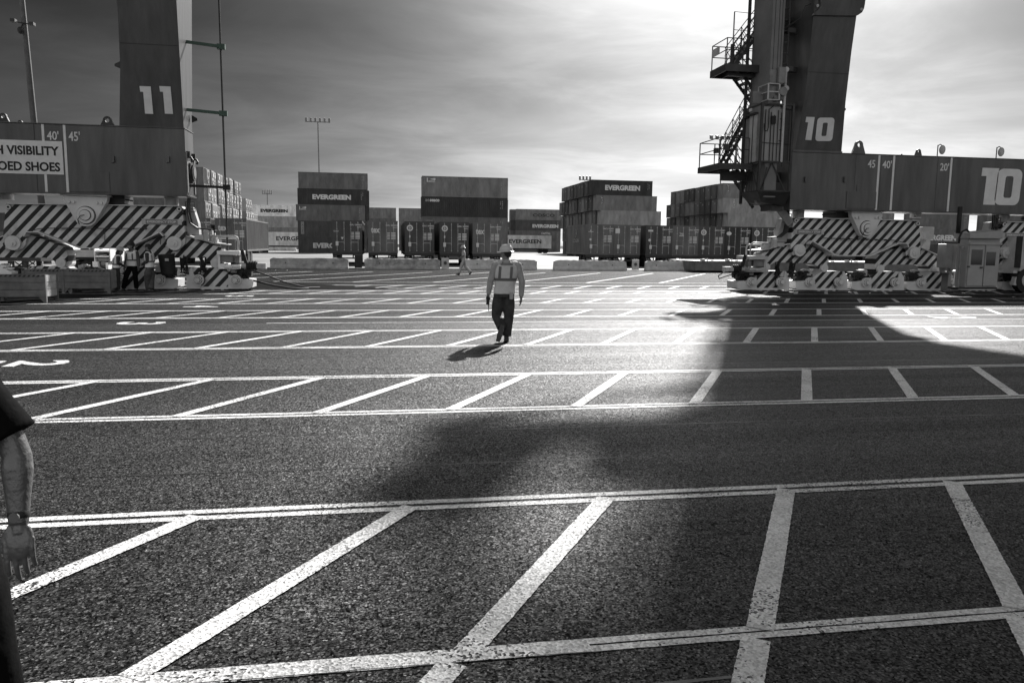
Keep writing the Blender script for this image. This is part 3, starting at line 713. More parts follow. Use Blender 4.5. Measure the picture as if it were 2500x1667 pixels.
# round hatch and hooks on the sunlit end of the beam
he = MB(); he.cyl((-6.74, 29.85, 4.25), (-6.66, 29.85, 4.25), .38, 26); he.cyl((-6.66, 29.85, 4.25), (-6.6, 29.85, 4.25), .3, 26); he.build('round_hatch', 'steel_dark', sill)
he = MB(); he.cyl((-6.60, 29.85, 4.25), (-6.58, 29.85, 4.25), .2, 20); he.box(-6.74, -6.7, 29.22, 29.35, 3.5, 4.9); he.box(-6.74, -6.70, 30.3, 30.43, 3.5, 4.9); he.build('end_trim', 'steel_mid', sill)
he = MB()
for y in (29.4, 30.2):
    he.tube([(-6.74, y, 4.75), (-6.6, y, 4.75), (-6.55, y, 4.66), (-6.6, y, 4.58)], .04, 8); he.box(-6.74, -6.62, y-.06, y+.06, 4.72, 4.95)
he.build('tie_hook', 'steel_dark', sill)
# cable guide rods on brackets
rd = MB(); rd.cyl((-5.58, 30.0, 1.25), (-5.57, 30.0, 26), .035, 8); rod = rd.build('guide_rod', 'steel_dark', c11)
ba = MB()
for z, y in ((8.75, yleg(8.75)+1.2), (6.42, yleg(6.42)+1.2)):
    ba.bar((-6.72, 29.6, z), (-5.5, 30.0, z-.02), .07, .1); ba.box(-5.7, -5.42, 29.93, 30.07, z-.11, z+.07)
ba.build('guide_arm', 'greenbar', c11)
ba = MB(); ba.bar((-6.74, 29.8, 3.78), (-5.45, 30.0, 3.76), .08, .09); ba.box(-5.66, -5.4, 29.93, 30.07, 3.68, 3.86); ba.build('guide_arm', 'black', c11)
# ---------------------------------------------------------------- right crane, number 10
c10 = thing('quay_crane', 'dark gantry crane numbered 10 at right carrying a lift tower and zigzag stairs', 'crane', (PIN10, 30.2, 0), 'rail mounted quay cranes')
crane_truck(c10, PIN10, 1)
x2, _ = ZR(1520, 275, 29.7)
PIN10B = x2+2.93+.12
sb = MB(); sb.box(16.42, 42, YF, 30.45, 3.39, 5.63); sb.box(16.38, 42, YF-.06, 30.5, 3.34, 3.39); sb.box(16.40, 42, YF-.03, 30.47, 5.63, 5.665)
sill = sb.build('sill_beam', 'cranegreen', c10, bevel=.01)
def bx10(x0, y0, x1, y1, Y=YF):
    a, b = ZBM(x0, y0, Y), ZBM(x1, y1, Y); return min(a[0], b[0]), max(a[0], b[0]), min(a[1], b[1]), max(a[1], b[1])
st = MB()
for px, py in ((967, 165), (1108, 170), (1655, 195)):
    x = (ZBM(px, py, YF)[0]+ZBM(px-32, py+505, YF)[0])/2; st.box(x-.045, x+.045, YF-.008, YF, 3.4, 5.62)
st.build('length_mark', 'letter', sill)
tx = MB()
for s, x0, y0, x1, y1 in (("45", 860, 198, 925, 275), ("40'", 1000, 203, 1082, 282), ("20'", 1552, 228, 1630, 305)):
    a, b, c, d = bx10(x0, y0, x1, y1); put_text(tx, s, (a, YF-.004, c), FX, FZ, b-a, d-c, .012)
tx.build('lettering', 'letter', sill)
nb = MB(); a, b, c, d = bx10(1945, 280, 2078, 632); a2, b2, c2, d2 = bx10(2095, 290, 2360, 640)
digit_one(nb, a-.02, 3.72, b-a-.02, 1.53, YF-.008, .06); digit_zero(nb, a2-.02, 3.72, 1.2, 1.52, YF-.008, .07)
nb.build('number', 'letter', sill)
dp = MB()
for cx in (258, 632):
    x, z = ZBM(cx, 390, YF); dp.box(x-.05, x+.05, YF-.09, YF, z-.1, z+.12)
a, b = ZBM(655, 498, YF), ZBM(938, 498, YF); dp.box(a[0], b[0], YF-.03, YF, 3.45, a[1])
a = ZBM(745, 160, YF); dp.box(a[0], a[0]+.012, YF-.012, YF, 4.2, 5.6); dp.box(20.4, 20.412, YF-.012, YF, 3.45, 5.6); dp.box(23.0, 23.012, YF-.012, YF, 3.45, 5.6)
for i in range(40): dp.box(18.6+i*.07, 18.63+i*.07, YF-.09, YF-.06, 3.34, 3.375)
dp.build('beam_fitting', 'cranegreen', sill, bevel=.006)
lg = MB(); x, z = ZBM(760, 140, YF+.1); lug(lg, x, 5.63, .62, .55, YF+.02, YF+.12); x, _ = ZBM(1343, 170, YF+.3); lug(lg, x, 5.63, .36, .34, YF+.3, YF+.38); x, _ = ZBM(1178, 165, YF+.3); lug(lg, x, 5.63, .24, .12, YF+.3, YF+.38)
lg.build('lifting_lug', 'cranegreen', c10)
le = MB()
leg_mesh(le, [(5.665, 16.5, 18.57, YF, 30.43), (7.6, 16.57, 18.34, yleg(7.6), 30.5), (9.4, 16.45, 18.2, yleg(9.4), 30.7), (11.0, 16.32, 18.12, yleg(11), 30.9), (11.7, 16.3, 18.15, yleg(11.7), 31), (16, 16.2, 22.0, yleg(16), 31.2), (26, 16.1, 22.4, yleg(26), 31.2)])
leg10 = le.build('leg', 'cranegreen', c10)
wl = MB(); wl.box(16.48, 18.6, YF-.02, YF+.02, 5.665, 5.72); wl.build('weld_seam', 'cranegreen', leg10)
def L10(px, py, off=.012):
    z = 8.0
    for _ in range(8): x, z = ZL(px, py, yleg(z)-off)
    return (x, yleg(z)-off, z)
nb = MB()
nb.add([L10(*p) for p in ((782, 1005), (826, 1008), (850, 842), (790, 840), (783, 878), (803, 880))], [tuple(range(6))])
A = [(862, 845+0), (960, 1012)]
def rrp(x0, y0, x1, y1, r, lean):
    out = []
    for cx, cy, s in ((x1-r, y1-r, 0), (x0+r, y1-r, 90), (x0+r, y0+r, 180), (x1-r, y0+r, 270)):
        for t in (0, 30, 60, 90):
            x = cx+r*math.cos(R(s+t)); y = cy+r*math.sin(R(s+t)); out.append((x+lean*(y1-y)/(y1-y0), y))
    return out
oA = rrp(852, 846, 975, 1014, 22, 19); oB = rrp(897, 882, 932, 978, 9, 13); n = len(oA)
nb.add([L10(*p) for p in oA]+[L10(*p) for p in oB], [(i, (i+1) % n, n+(i+1) % n, n+i) for i in range(n)])
nb.build('number', 'letter', leg10)
seams(leg10, [], 0, 0, [8.6], (16.55, 18.25))
seams(sill, [19.35], 3.43, 4.4, [])
# flange collar with lugs high on the leg
co = MB(); cp = [L10(*p, .10) for p in ((842, 112), (852, 90), (880, 70), (893, 42), (893, -60), (1222, -60), (1212, 30), (1206, 62), (1192, 90), (1166, 108), (1146, 116))]
co.add(cp+[(x, y+.16, z) for x, y, z in cp], [tuple(range(11)), tuple(range(21, 10, -1))]+[(i, (i+1) % 11, 11+(i+1) % 11, 11+i) for i in range(11)])
co.build('collar', 'cranegreen', leg10, bevel=.015)
ey = MB()
for p in ((1187, 68), (872, 42)):
    x, y, z = L10(*p, .12); ey.cyl((x, y, z), (x, y+.015, z), .055, 12)
ey.build('lug_eye', 'letter_dim', leg10)
lf = MB(); x, z = 18.4, 7.35; lf.prism([(x, z-.12), (x, z+.12), (x+.13, z+.03), (x+.13, z-.03)], yleg(7.4)+.2, yleg(7.4)+.28); lf.build('guide_bracket', 'steel_dark', leg10)
# flood lamps on the beam
for px in (1520, 2085):
    x, z = ZBM(px, 175, YF+.9); fl = MB(); fl.cyl((x, YF+.9, 5.63), (x, YF+.9, 6.25), .022, 8); fl.tube([(x, YF+.9, 6.22), (x+.1, YF+.9, 6.28), (x+.2, YF+.9, 6.24)], .022, 8)
    fo = fl.build('lamp_post', 'pole', c10); fl = MB(); fl.ball((x+.22, YF+.9, 6.06), .13, .12, .2); fl.build('lamp_globe', 'steel_light', fo, smooth=True)
# lift tower: mast, cabin, cage, machinery
ms = MB()
x0, z = ZL(530, 480, 29.0); x1, _ = ZL(617, 480, 29.0); ms.box(x0, x1, 29.0, 30.6, 3.8, 26); msx = x1
mast = ms.build('lift_mast', 'craneside', c10, bevel=.01)
ms = MB(); xr_, _ = ZL(655, 400, 28.95); ms.cyl((xr_, 28.95, 5), (xr_, 28.95, 26), .03, 8)
for i in range(40):
    z = 6+i*.42; ms.box(x1, xr_, 28.98, 29.04, z, z+.035)
for i in range(5): ms.box(x1, 16.5, 29.3, 29.5, 7.3+1.45*i, 7.5+1.45*i); ms.box(xr_-.05, xr_+.25, 28.9, 29.2, 7.25+1.45*i, 7.42+1.45*i)
ms.tube([(x1, 28.94, 10.3), (x1+.35, 28.5, 10.55), (x1+.5, 28.4, 11.0), (x1+1.2, 27.9, 11.3)], .02, 6)
for sx in (.1, .28, .4): ms.box(x0+sx, x0+sx+.015, 28.985, 29.0, 8.5, 26)
ms.build('rack_ladder', 'steel_dark', mast)
xc0, _ = ZL(468, 900, 28.9); xc1, _ = ZL(690, 900, 28.9); xa_, _ = ZL(350, 900, 30.3)
zt = ZL(470, 745, 28.9)[1]; zb = ZL(470, 1160, 28.9)[1]; zfl = ZL(470, 1370, 28.9)[1]
cbm = MB(); xm = ZL(630, 900, 28.9)[0]; cbm.box(xc0+.06, xm, 28.98, 30.2, zb, zt-.08)
cab = cbm.build('lift_cabin', 'cabin', c10, bevel=.01)
cbm = MB(); cbm.box(xc0, xc0+.06, 28.92, 30.24, zb-.05, zt+.02); cbo = cbm.build('door_frame', 'steel_mid', cab)
cbm = MB(); cbm.box(xc0-.03, xc0, 29.25, 29.85, zb, zt-.35); cbm.build('lift_door', 'steel_light', cab)
cbm = MB(); cbm.box(xc0-.05, xc0-.03, 29.53, 29.56, zb, zt-.36); cbm.box(xc0-.16, xc0, 29.2, 29.9, zt-.34, zt-.28); cbm.box(xc0-.2, xc0, 29.95, 30.15, zt-.4, zt-.1); cbm.build('door_trim', 'steel_dark', cab)
cbm = MB(); cbm.box(xc0-.035, xc0, 29.75, 29.95, zt-.15, zt-.03); cbm.build('door_plate', 'letter', cab)
cg = MB()
for x, y in ((xc0, 28.9), (xc1, 28.9), (xc0, 30.3)): cg.box(x-.045, x+.045, y-.045, y+.045, zfl, zt+.05)
for z in (zt, zb, zfl):
    cg.box(xc0+.045, xc1-.045, 28.87, 28.93, z-.03, z+.03); cg.box(xc0-.03, xc0+.03, 28.945, 30.255, z-.03, z+.03)
for a, b in (((xc0+.1, zfl), (xc0+.55, zb)), ((xc0+.55, zb), (xc1-.15, zfl)), ((xc0+.15, zfl), (xc0+.35, zb-.2))): cg.bar((a[0], 28.95, a[1]), (b[0], 28.95, b[1]), .035)
for a, b in (((28.95, zfl), (29.6, zb)), ((29.6, zb), (30.25, zfl))): cg.bar((xc0, a[0], a[1]), (xc0, b[0], b[1]), .035)
for i in range(6): cg.cyl((xc0, 29.05+i*.22, zfl), (xc0, 29.05+i*.22, zfl+.75), .012, 5)
cg.box(xc1-.5, xc1-.06, 29.0, 29.06, zb, zt-.05)
cg.build('lift_cage', 'steel_dark', c10)
pp = MB()
for i, x in enumerate((.18, .42, .56, .72, .86)): pp.cyl((xc0+x, 28.94, zb+.02), (xc0+x, 28.94, zt-.2-.1*(i % 3)), .018, 6)
pp.tube([(xc0+.12, 28.92, zt-.75), (xc0+.14, 28.9, zt-1.0), (xc0+.25, 28.9, zt-1.05), (xc0+.3, 28.92, zt-.9), (xc0+.3, 28.92, zt-.2), (xc0+.5, 28.92, zt-.05)], .02, 6)
pp.box(xc0+.4, xc0+.58, 28.86, 28.95, zt-.75, zt-.45); pp.tube([(xc0+.07, 28.93, zb+.75), (xc0+.5, 28.93, zb+.72), (xc1, 28.93, zb+.7)], .012, 5)
pp.build('conduit', 'black', cab)
# tapered floor tray under the cage
tr = MB(); tr.hexa([(xc0+.35, 29.3, zfl-.42), (xc1, 29.2, zfl-.55), (xc1, 30.3, zfl-.55), (xc0+.35, 30.3, zfl-.42)], [(xc0-.06, 28.82, zfl-.04), (xc1+.03, 28.82, zfl-.04), (xc1+.03, 30.36, zfl-.04), (xc0-.06, 30.36, zfl-.04)])
tr.box(xc1-.45, xc1+.05, 29.4, 30.3, 3.3, zfl-.5); tr.build('floor_tray', 'steel_dark', c10)
tr = MB(); a = ZL(425, 1460, 29.6)
for i in range(14):
    x = a[0]+.09*i; tr.box(x, x+.05, 29.5, 29.7, a[1]-.02+.06*(i % 2), a[1]+.08)
tr.box(a[0]-.02, a[0]+1.3, 29.5, 29.7, a[1]+.1, a[1]+.15); tr.bar((a[0]+.9, 29.6, a[1]), (a[0]+1.6, 29.6, a[1]-.8), .1, .3); tr.build('cable_tray', 'steel_mid', c10)
# hoist machinery above the cabin
hm = MB(); z0 = ZL(540, 720, 28.9)[1]; xh0 = ZL(505, 700, 28.9)[0]; xh1 = ZL(585, 700, 28.9)[0]; zh1 = ZL(540, 605, 28.9)[1]
for x in (xh0, xh1):
    for y in (28.8, 29.6): hm.box(x-.022, x+.022, y-.022, y+.022, z0, zh1)
for z in (z0, (z0+zh1)/2, zh1):
    for y in (28.8, 29.6): hm.box(xh0, xh1, y-.018, y+.018, z-.018, z+.018)
    for x in (xh0, xh1): hm.box(x-.017, x+.017, 28.8, 29.6, z-.017, z+.017)
hm.build('guard_frame', 'steel_light', c10)
hm = MB(); x = ZL(545, 690, 29.1)[0]; hm.cyl((x, 29.1, z0+.1), (x, 29.1, zh1-.1), .15, 14); hm.ball((x, 29.1, zh1-.12), .15, .15, .14)
x = ZL(612, 660, 28.9)[0]; z = ZL(612, 660, 28.9)[1]; hm.cyl((x, 28.75, z), (x, 29.2, z), .17, 18); hm.cyl((x-.3, 29.0, z-.25), (x+.1, 29.0, z-.2), .13, 12); hm.build('hoist_motor', 'steel_mid', c10, smooth=False)
hm = MB(); a = ZL(525, 600, 28.92); b = ZL(630, 490, 28.92); hm.box(a[0], (a[0]+b[0])/2-.01, 28.9, 29.0, a[1], b[1]-.08); hm.box((a[0]+b[0])/2+.01, b[0], 28.75, 29.0, a[1], b[1]); hm.build('switch_box', 'steel_mid', c10, bevel=.01)
hm = MB(); x = ZL(640, 600, 28.9)[0]; hm.cyl((x, 28.9, zb), (x, 28.9, ZL(640, 490, 28.9)[1]), .05, 10)
for py in (500, 635): 
    p = ZL(648, py, 28.86); hm.cyl((p[0], 28.84, p[1]), (p[0], 28.88, p[1]), .1, 14)
hm.build('drop_pipe', 'steel_light', c10)
hm = MB(); a = ZL(405, 740, 29.3); b = ZL(482, 660, 29.3); hm.box(a[0], b[0], 29.3, 29.34, a[1], b[1]); hm.build('guard_panel', 'craneside', c10)
# platforms
def platform(x0, x1, y0, y1, z, name='platform', th=.2):
    p = MB(); p.box(x0, x1, y0, y1, z-.05, z); p.box(x0, x1, y0, y0+.07, z-th, z-.05); p.box(x0, x1, y1-.07, y1, z-th, z-.05); p.box(x0, x0+.07, y0+.07, y1-.07, z-th, z-.05)
    n = int((x1-x0)/.5)
    for i in range(1, n): p.box(x0+i*.5, x0+i*.5+.05, y0+.07, y1-.07, z-th, z-.05)
    return p.build(name, 'steel_dark', c10)
def rail_run(pts, h=1.0, posts=True, mat='steel_dark', name='handrail'):
    p = MB()
    for hh in (h, h*.55): p.tube([(x, y, z+hh) for x, y, z in pts], .02, 6)
    if posts:
        for x, y, z in pts: p.cyl((x, y, z), (x, y, z+h), .025, 6)
    return p.build(name, mat, c10)
def stairs(x0, z0, x1, z1, y0, y1):
    p = MB(); n = max(4, int(abs(z1-z0)/.2))
    for y in (y0, y1): p.bar((x0, y, z0), (x1, y, z1), .03, .13)
    for i in range(n):
        t = (i+.5)/n; x = x0+(x1-x0)*t; z = z0+(z1-z0)*t; p.box(x-.12, x+.12, y0+.015, y1-.015, z-.015, z+.02)
    so = p.build('stair_flight', 'steel_dark', c10)
    p = MB()
    for y in (y0, y1):
        for h in (.95, .62, .32): p.cyl((x0, y, z0+h), (x1, y, z1+h), .018, 6)
        for t in (.02, .25, .5, .75, .98):
            x = x0+(x1-x0)*t; z = z0+(z1-z0)*t; p.cyl((x, y, z), (x, y, z+.95), .02, 6)
    for y in (y0, y1):
        for k in range(4):
            t0, t1 = k/4, (k+1)/4; p.cyl((x0+(x1-x0)*t0, y, z0+(z1-z0)*t0+.95), (x0+(x1-x0)*t1, y, z0+(z1-z0)*t1), .014, 5)
    p.build('stair_rail', 'steel_dark', so)
YS0, YS1 = 30.5, 31.3
# unseen landing, cabinets and house above the frame, added to shade the near tarmac
tp = MB(); tp.box(11.2, 14.3, 27.5, 28.5, 16.0, 16.15)
for i in range(7): tp.box(11.2+.5*i, 11.25+.5*i, 27.5, 27.56, 16.15, 17.2)
tp.box(11.2, 14.3, 27.5, 27.56, 17.15, 17.22); tp.build('shadow_platform', 'steel_dark', c10)
bb = MB()
for z in (15.88, 20.1, 24.1): bb.bar((14.9, 29.3, z), (13.2, 27.6, z), .16, .2); bb.bar((14.7, 29.8, z), (11.6, 28.4, z), .12, .16)
bb.build('landing_bracket', 'steel_dark', c10)
tp = MB(); tp.box(11.7, 12.6, 27.6, 28.3, 16.16, 17.6); tp.box(13.1, 13.9, 27.7, 28.3, 16.16, 17.2); tp.build('shadow_cabinet', 'steel_mid', c10)
tp = MB(); tp.box(13.2, 16.0, 27.2, 29.2, 21.5, 24); tp.build('shadow_house', 'cranegreen', c10)
tp = MB(); tp.box(22, 36, 26.6, 30.6, 16.5, 19.5); tp.build('portal_girder', 'cranegreen', c10)
xl1, zp1 = ZL(165, 480, YS0); xr1, _ = ZL(520, 490, YS0)
platform(xl1, xr1, 29.9, 31.4, zp1, th=.28)
xl2, zp2 = ZL(95, 1185, 30.2); xr2 = xc0-.1
stairs(11.4, 16.2, 14.4, 20.2, 27.0, 27.8)  # unseen upper flights, added to mottle the shadow on the ground
stairs(14.4, 20.2, 11.6, 24.2, 27.9, 28.7)
platform(xl2, xr2, 29.3, 31.4, zp2, th=.24)
bb = MB(); bb.box(ZL(190, 1220, 30)[0], 16.4, 30.0, 30.25, zp2-.62, zp2-.24); bb.box(xl1+.25, 16.4, 30.2, 30.4, zp1-.4, zp1-.28); bb.build('support_beam', 'steel_dark', c10)
def zx(px, py, Y=YS0): return ZL(px, py, Y)
a, b = zx(262, 470), zx(500, 175); stairs(a[0], zp1, b[0], b[1], YS0, YS1)
e = zx(430, 20); stairs(b[0]+.1, b[1], e[0]-.2, b[1]+2.2, 29.6, 30.4)
platform(b[0]-.1, b[0]+.6, 29.5, 31.4, b[1]+.02, th=.15)
a, b = zx(300, 535), zx(520, 760); stairs(a[0], zp1-.05, b[0], b[1]-.2, YS0, YS1)
a, b = zx(215, 1170), zx(370, 860); stairs(a[0], zp2, b[0]+.3, b[1]+.3, YS0+.2, YS1)
a, b = zx(280, 1245), zx(430, 1400); stairs(a[0], zp2-.05, b[0]+.3, b[1]-.5, YS0, YS1)
tp = MB()                                  # stair tower posts
for px, y in ((368, YS0), (500, YS0), (255, YS0)):
    x, _ = zx(px, 400); tp.box(x-.05, x+.05, y-.05, y+.05, zp1 if px == 255 else 3.6, 10.0 if px == 255 else 26)
tp.build('stair_post', 'steel_dark', c10)
xq, _ = zx(265, 300); tq = zx(265, 85)[1]
tp = MB(); tp.cyl((xq, YS0, zp1), (xq, YS0, tq), .03, 6); xw, _ = zx(520, 300)
for z in (tq, zx(265, 215)[1], zx(265, 355)[1]): tp.cyl((xq, YS0, z), (xw, YS0, z-.05), .013, 5)
tp.build('guard_wire', 'steel_mid', c10)
rail_run([(xl1+.05, 31.35, zp1), (xl1+.05, 29.95, zp1), (xl1+.75, 29.95, zp1)], 1.0)
rail_run([(xl1+.05, 31.35, zp1), (xl1+1.2, 31.35, zp1), (xr1, 31.35, zp1)], 1.0)
xm2 = (xl2+xr2)/2
rail_run([(xl2+.05, 31.35, zp2), (xl2+.05, 29.35, zp2), (xm2, 29.35, zp2), (xr2-.15, 29.35, zp2)], 1.0)
rail_run([(xl2+.05, 31.35, zp2), (xm2, 31.35, zp2), (xr2-.1, 31.35, zp2)], 1.0)
sg = MB(); sg.box(xl1-.12, xl1-.1, 30.3, 31.0, zp1+.45, zp1+.75); sg.build('access_sign', 'steel_light', c10)
sg = MB(); sg.box(xl2+.15, xl2+.4, 29.3, 29.33, zp2+.5, zp2+.75); sg.box(xl2-.08, xl2+.05, 29.5, 29.7, zp2+.4, zp2+.6); sg.build('call_box', 'steel_dark', c10)
# next bogie set of the same crane at the right edge of the picture (its inner end shows beyond the booth)
crane_truck(c10, PIN10B, 1, buf=False)
# ================================================================== containers
CW, CH = 2.44, 2.87
_cm = {}
def corr_side(mb, x0, x1, y, z0, z1, out, mi=0, pitch=.28):
    """corrugated panel in the plane y, facing out = -1 (towards -y) or +1"""
    n = max(4, int((x1-x0)/pitch)); dx = (x1-x0)/n; d = .036
    prof = []
    for i in range(n):
        a = x0+i*dx; prof += [(a, 0), (a+dx*.3, 0), (a+dx*.5, d), (a+dx*.8, d)]
    prof.append((x1, 0)); vs = []; m = len(prof)
    for z in (z0, z1): vs += [(x, y-out*dd, z) for x, dd in prof]
    mb.add(vs, [(i, i+1, m+i+1, m+i) for i in range(m-1)], mi)
def corr_end(mb, x, y0, y1, z0, z1, out, mi=0):
    n = 8; dy = (y1-y0)/n; d = .04; prof = []
    for i in range(n):
        a = y0+i*dy; prof += [(a, 0), (a+dy*.3, 0), (a+dy*.5, d), (a+dy*.8, d)]
    prof.append((y1, 0)); m = len(prof); vs = []
    for z in (z0, z1): vs += [(x-out*dd, y, z) for y, dd in prof]
    mb.add(vs, [(i, i+1, m+i+1, m+i) for i in range(m-1)], mi)
def box_mesh(L, h, mat, axis='x', fine=True):
    """shipping container lying along x (or along y), near lower left corner at the origin"""
    key = (L, h, mat, axis, fine)
    if key in _cm: return _cm[key]
    mb = MB(); w = CW; p = .11
    for y in (0, w-p):
        mb.box(0, L, y, y+p, 0, .16); mb.box(0, L, y, y+p, h-.12, h)
    for x in (0, L-p):
        mb.box(x, x+p, 0, p, .16, h-.12); mb.box(x, x+p, w-p, w, .16, h-.12)
        mb.box(x, x+p, p, w-p, 0, .16); mb.box(x, x+p, p, w-p, h-.12, h)
    for x in (-.012, L-.166):
        for y in (-.012, w-.152):
            for z in (-.01, h-.11): mb.box(x, x+.178, y, y+.164, z, z+.12)
    mb.box(p, L-p, p, w-p, h-.07, h-.03); mb.box(p, L-p, p, w-p, .06, .12)
    corr_side(mb, p, L-p, .03, .16, h-.12, -1, pitch=.28 if fine else .56); corr_side(mb, p, L-p, w-.03, .16, h-.12, 1, pitch=.28 if fine else .56)
    corr_end(mb, .03, p, w-p, .16, h-.12, -1); corr_end(mb, L-.03, p, w-p, .16, h-.12, 1)
    if axis == 'y': mb.v = [(w-y, x, z) for x, y, z in mb.v]
    me = mb.mesh('container_body', mat); _cm[key] = me
    return me
BXG = {}
TONE = dict(c_black='near black', c_dark='dark', c_mid='dark grey', c_grey='mid grey', c_light='light grey', c_pale='pale', c_rust='dusky', c_white='white')
ORD = ['bottom', 'second', 'third', 'fourth', 'fifth', 'sixth']
def nth(i): return ['first', 'second', 'third', 'fourth', 'fifth', 'sixth', 'seventh', 'eighth', 'ninth', 'tenth', 'eleventh', 'twelfth', 'thirteenth', 'fourteenth'][i]
def container(x, y, z, mat, label, group, L=12.19, h=CH, axis='x', fine=True):
    o = bpy.data.objects.new('shipping_container', None); COL.objects.link(o); o.location = (x, y, z); o.empty_display_size = .3
    tag(o, label, 'container', group)
    b = bpy.data.objects.new('container_body', box_mesh(L, h, mat, axis, fine)); COL.objects.link(b); b.parent = o
    return o
def lone(x, y, z, mat, label, group, L=12.19, h=CH, axis='x'):          # too small to show parts: one mesh
    o = bpy.data.objects.new('shipping_container', box_mesh(L, h, mat, axis, False)); COL.objects.link(o); o.location = (x, y, z)
    return tag(o, label, 'container', group)
def side_text(o, items, mat='letter'):
    mb = MB()
    for s, x, z, w, h, bold in items: put_text(mb, s, (x, -.012, z), FX, FZ, w, h, bold)
    return mb.build('lettering', mat, o, local=True)
def side_codes(mb, L, h, rnd):
    """columns of small code blocks near the right-hand end of a side"""
    for cx, n in ((L-1.0, 9), (L-.75, 6)):
        z = h-.45
        for i in range(n):
            hh = rnd.choice((.06, .1, .14))
            if rnd.random() < .75: mb.box(cx, cx+rnd.choice((.07, .1, .13)), -.01, -.002, z-hh, z)
            z -= hh+.07
def codes(o, L, h, seed, mat='letter_dim'):
    mb = MB(); side_codes(mb, L, h, random.Random(seed)); return mb.build('marking_plate', mat, o, local=True)
EVG = 'EVERGREEN'
# --- stack standing left of centre: five tiers
G1 = 'containers in the tall stack left of centre'
X1 = -14.55; Y1 = 144
s1 = [('c_dark', 0), ('c_dark', -.02), ('c_mid', -.28), ('c_black', 0.05), ('c_mid', .25)]
lab1 = ['dark green container with large white lettering, bottom of the five tier stack', 'dark container with vertical white name strip, second tier of the five tier stack',
        'grey corrugated container with small flag emblem, middle of the five tier stack', 'black container with broken white lettering, fourth tier of the five tier stack', 'plain dark grey container topping the five tier stack left of centre']
st1 = []
for i, (m, dx) in enumerate(s1):
    o = container(X1+dx, Y1, i*CH, m, lab1[i], G1); st1.append(o); codes(o, 12.19, CH, i)
side_text(st1[0], [(EVG, 2.6, .85, 6.9, .95, .055)])
side_text(st1[3], [('EVERGREEN', 2.6, .95, 6.8, .9, .055)])
mb = MB(); mb.box(.55, 1.1, -.012, -.002, .5, 2.65); o_ = mb.build('name_strip', 'letter_dim', st1[1], local=True)
mb = MB(); put_text(mb, 'UNIGLORY', (1.02, -.016, .6), (0, 0, 1), (-1, 0, 0), 1.95, .36, .02); mb.build('lettering', 'c_dark', o_, local=True)
def flag_mark(o, x, z, s=1.0):
    mb = MB(); mb.add([(x+.45*s, -.012, z+.35*s), (x+1.2*s, -.012, z+.25*s), (x+1.2*s, -.012, z+.55*s), (x+.45*s, -.012, z+.4*s)], [(0, 1, 2, 3)]); mb.box(x, x+.14*s, -.012, -.004, z, z+.55*s); mb.box(x, x+1.2*s, -.012, -.004, z-.03, z+.02)
    for i in range(5): mb.box(x+(.25+i*.18)*s, x+(.36+i*.18)*s, -.012, -.004, z+.06*s, z+.2*s)
    mb.build('emblem', 'letter', o, local=True)
flag_mark(st1[2], .6, 1.95)
for i, m in enumerate(['c_dark', 'c_mid', 'c_dark', 'c_dark']):
    container(X1+.45, Y1+2.75, i*CH, m, f'dark container {["at the foot", "in the second tier", "in the third tier", "at the top"][i]} of the row behind the five tier stack', 'containers behind the tall stack')
for i, m in enumerate(['c_mid', 'c_grey', 'c_dark', 'c_mid']):
    container(X1+.2, Y1+5.5, i*CH, m, f'grey container, {ORD[i]} tier, two rows behind the five tier stack', 'containers behind the tall stack', fine=False)
# --- stack in the middle: four tiers
G2 = 'containers in the middle stack'
X2 = 5.85; Y2 = 110
lab2 = ['dark container at the bottom of the middle stack, mostly hidden by truck containers', 'grey container just above the row of truck containers in the middle stack', 'long black container with white logo under the top of the middle stack', 'grey corrugated container with flag emblem on top of the middle stack']
st2 = []
for i, (m, dx) in enumerate((('c_mid', 0), ('c_mid', .05), ('c_black', 0), ('c_grey', .08))):
    o = container(X2+dx, Y2, i*2.82, m, lab2[i], G2, h=2.82); st2.append(o); codes(o, 12.19, 2.82, 20+i)
side_text(st2[2], [('seaco', 1.15, 2.1, 1.35, .36, .04)]); side_text(st2[2], [('ae', .5, 2.1, .6, .36, .02)], 'letter_dim')
flag_mark(st2[3], .65, 2.0)
side_text(st2[1], [('HAMBURG', .5, 2.2, 1.0, .18, .02)], 'letter_dim')
for r in range(2):
    for i, m in enumerate(['c_dark', 'c_mid', 'c_mid', 'c_dark'][:4-r]):
        container(X2+.55+.5*r, Y2+2.75*(r+1), i*2.82, m, f'dark container, {ORD[i]} tier, {["directly", "two rows"][r]} behind the middle stack', 'containers behind the middle stack', h=2.82, fine=False)
# --- right-hand blocks: eleven rows deep, five tiers
def block(xf, yf, offs, fronts, name, seed, rows, deep):
    rnd = random.Random(seed); grp = f'containers in the {name} block'; tops = []
    for t in range(5):
        n = rows[t]
        for r in range(n):
            y = yf+2.75*r
            if r == 0:
                m, lb = fronts[t]; o = container(xf+offs[t], y, t*CH, m, lb, grp); codes(o, 12.19, CH, seed*10+t); tops.append(o)
            else:
                if r > 1 and t < deep: pass
                m = rnd.choice(['c_dark', 'c_mid', 'c_mid', 'c_dark', 'c_grey', 'c_rust'])
                o = container(xf+offs[t]-rnd.uniform(0, .25), y, t*CH, m, f'{TONE[m]} container end, {ORD[t]} tier, {nth(r)} row back in the {name} block', grp, fine=False)
                e = MB()
                k = rnd.random()
                if k < .45: e.cyl((-.02, .75, 1.95), (-.004, .75, 1.95), .22, 12)
                elif k < .75: e.box(-.02, -.004, .35, .55, 1.7, 2.4)
                if rnd.random() < .6: e.box(-.02, -.004, 1.75, 2.0, .3, .5)
                if rnd.random() < .5: e.box(-.02, -.004, 1.6, 2.1, 2.35, 2.5)
                if e.v: e.build('marking_plate', 'letter_dim', o, local=True)
    return tops
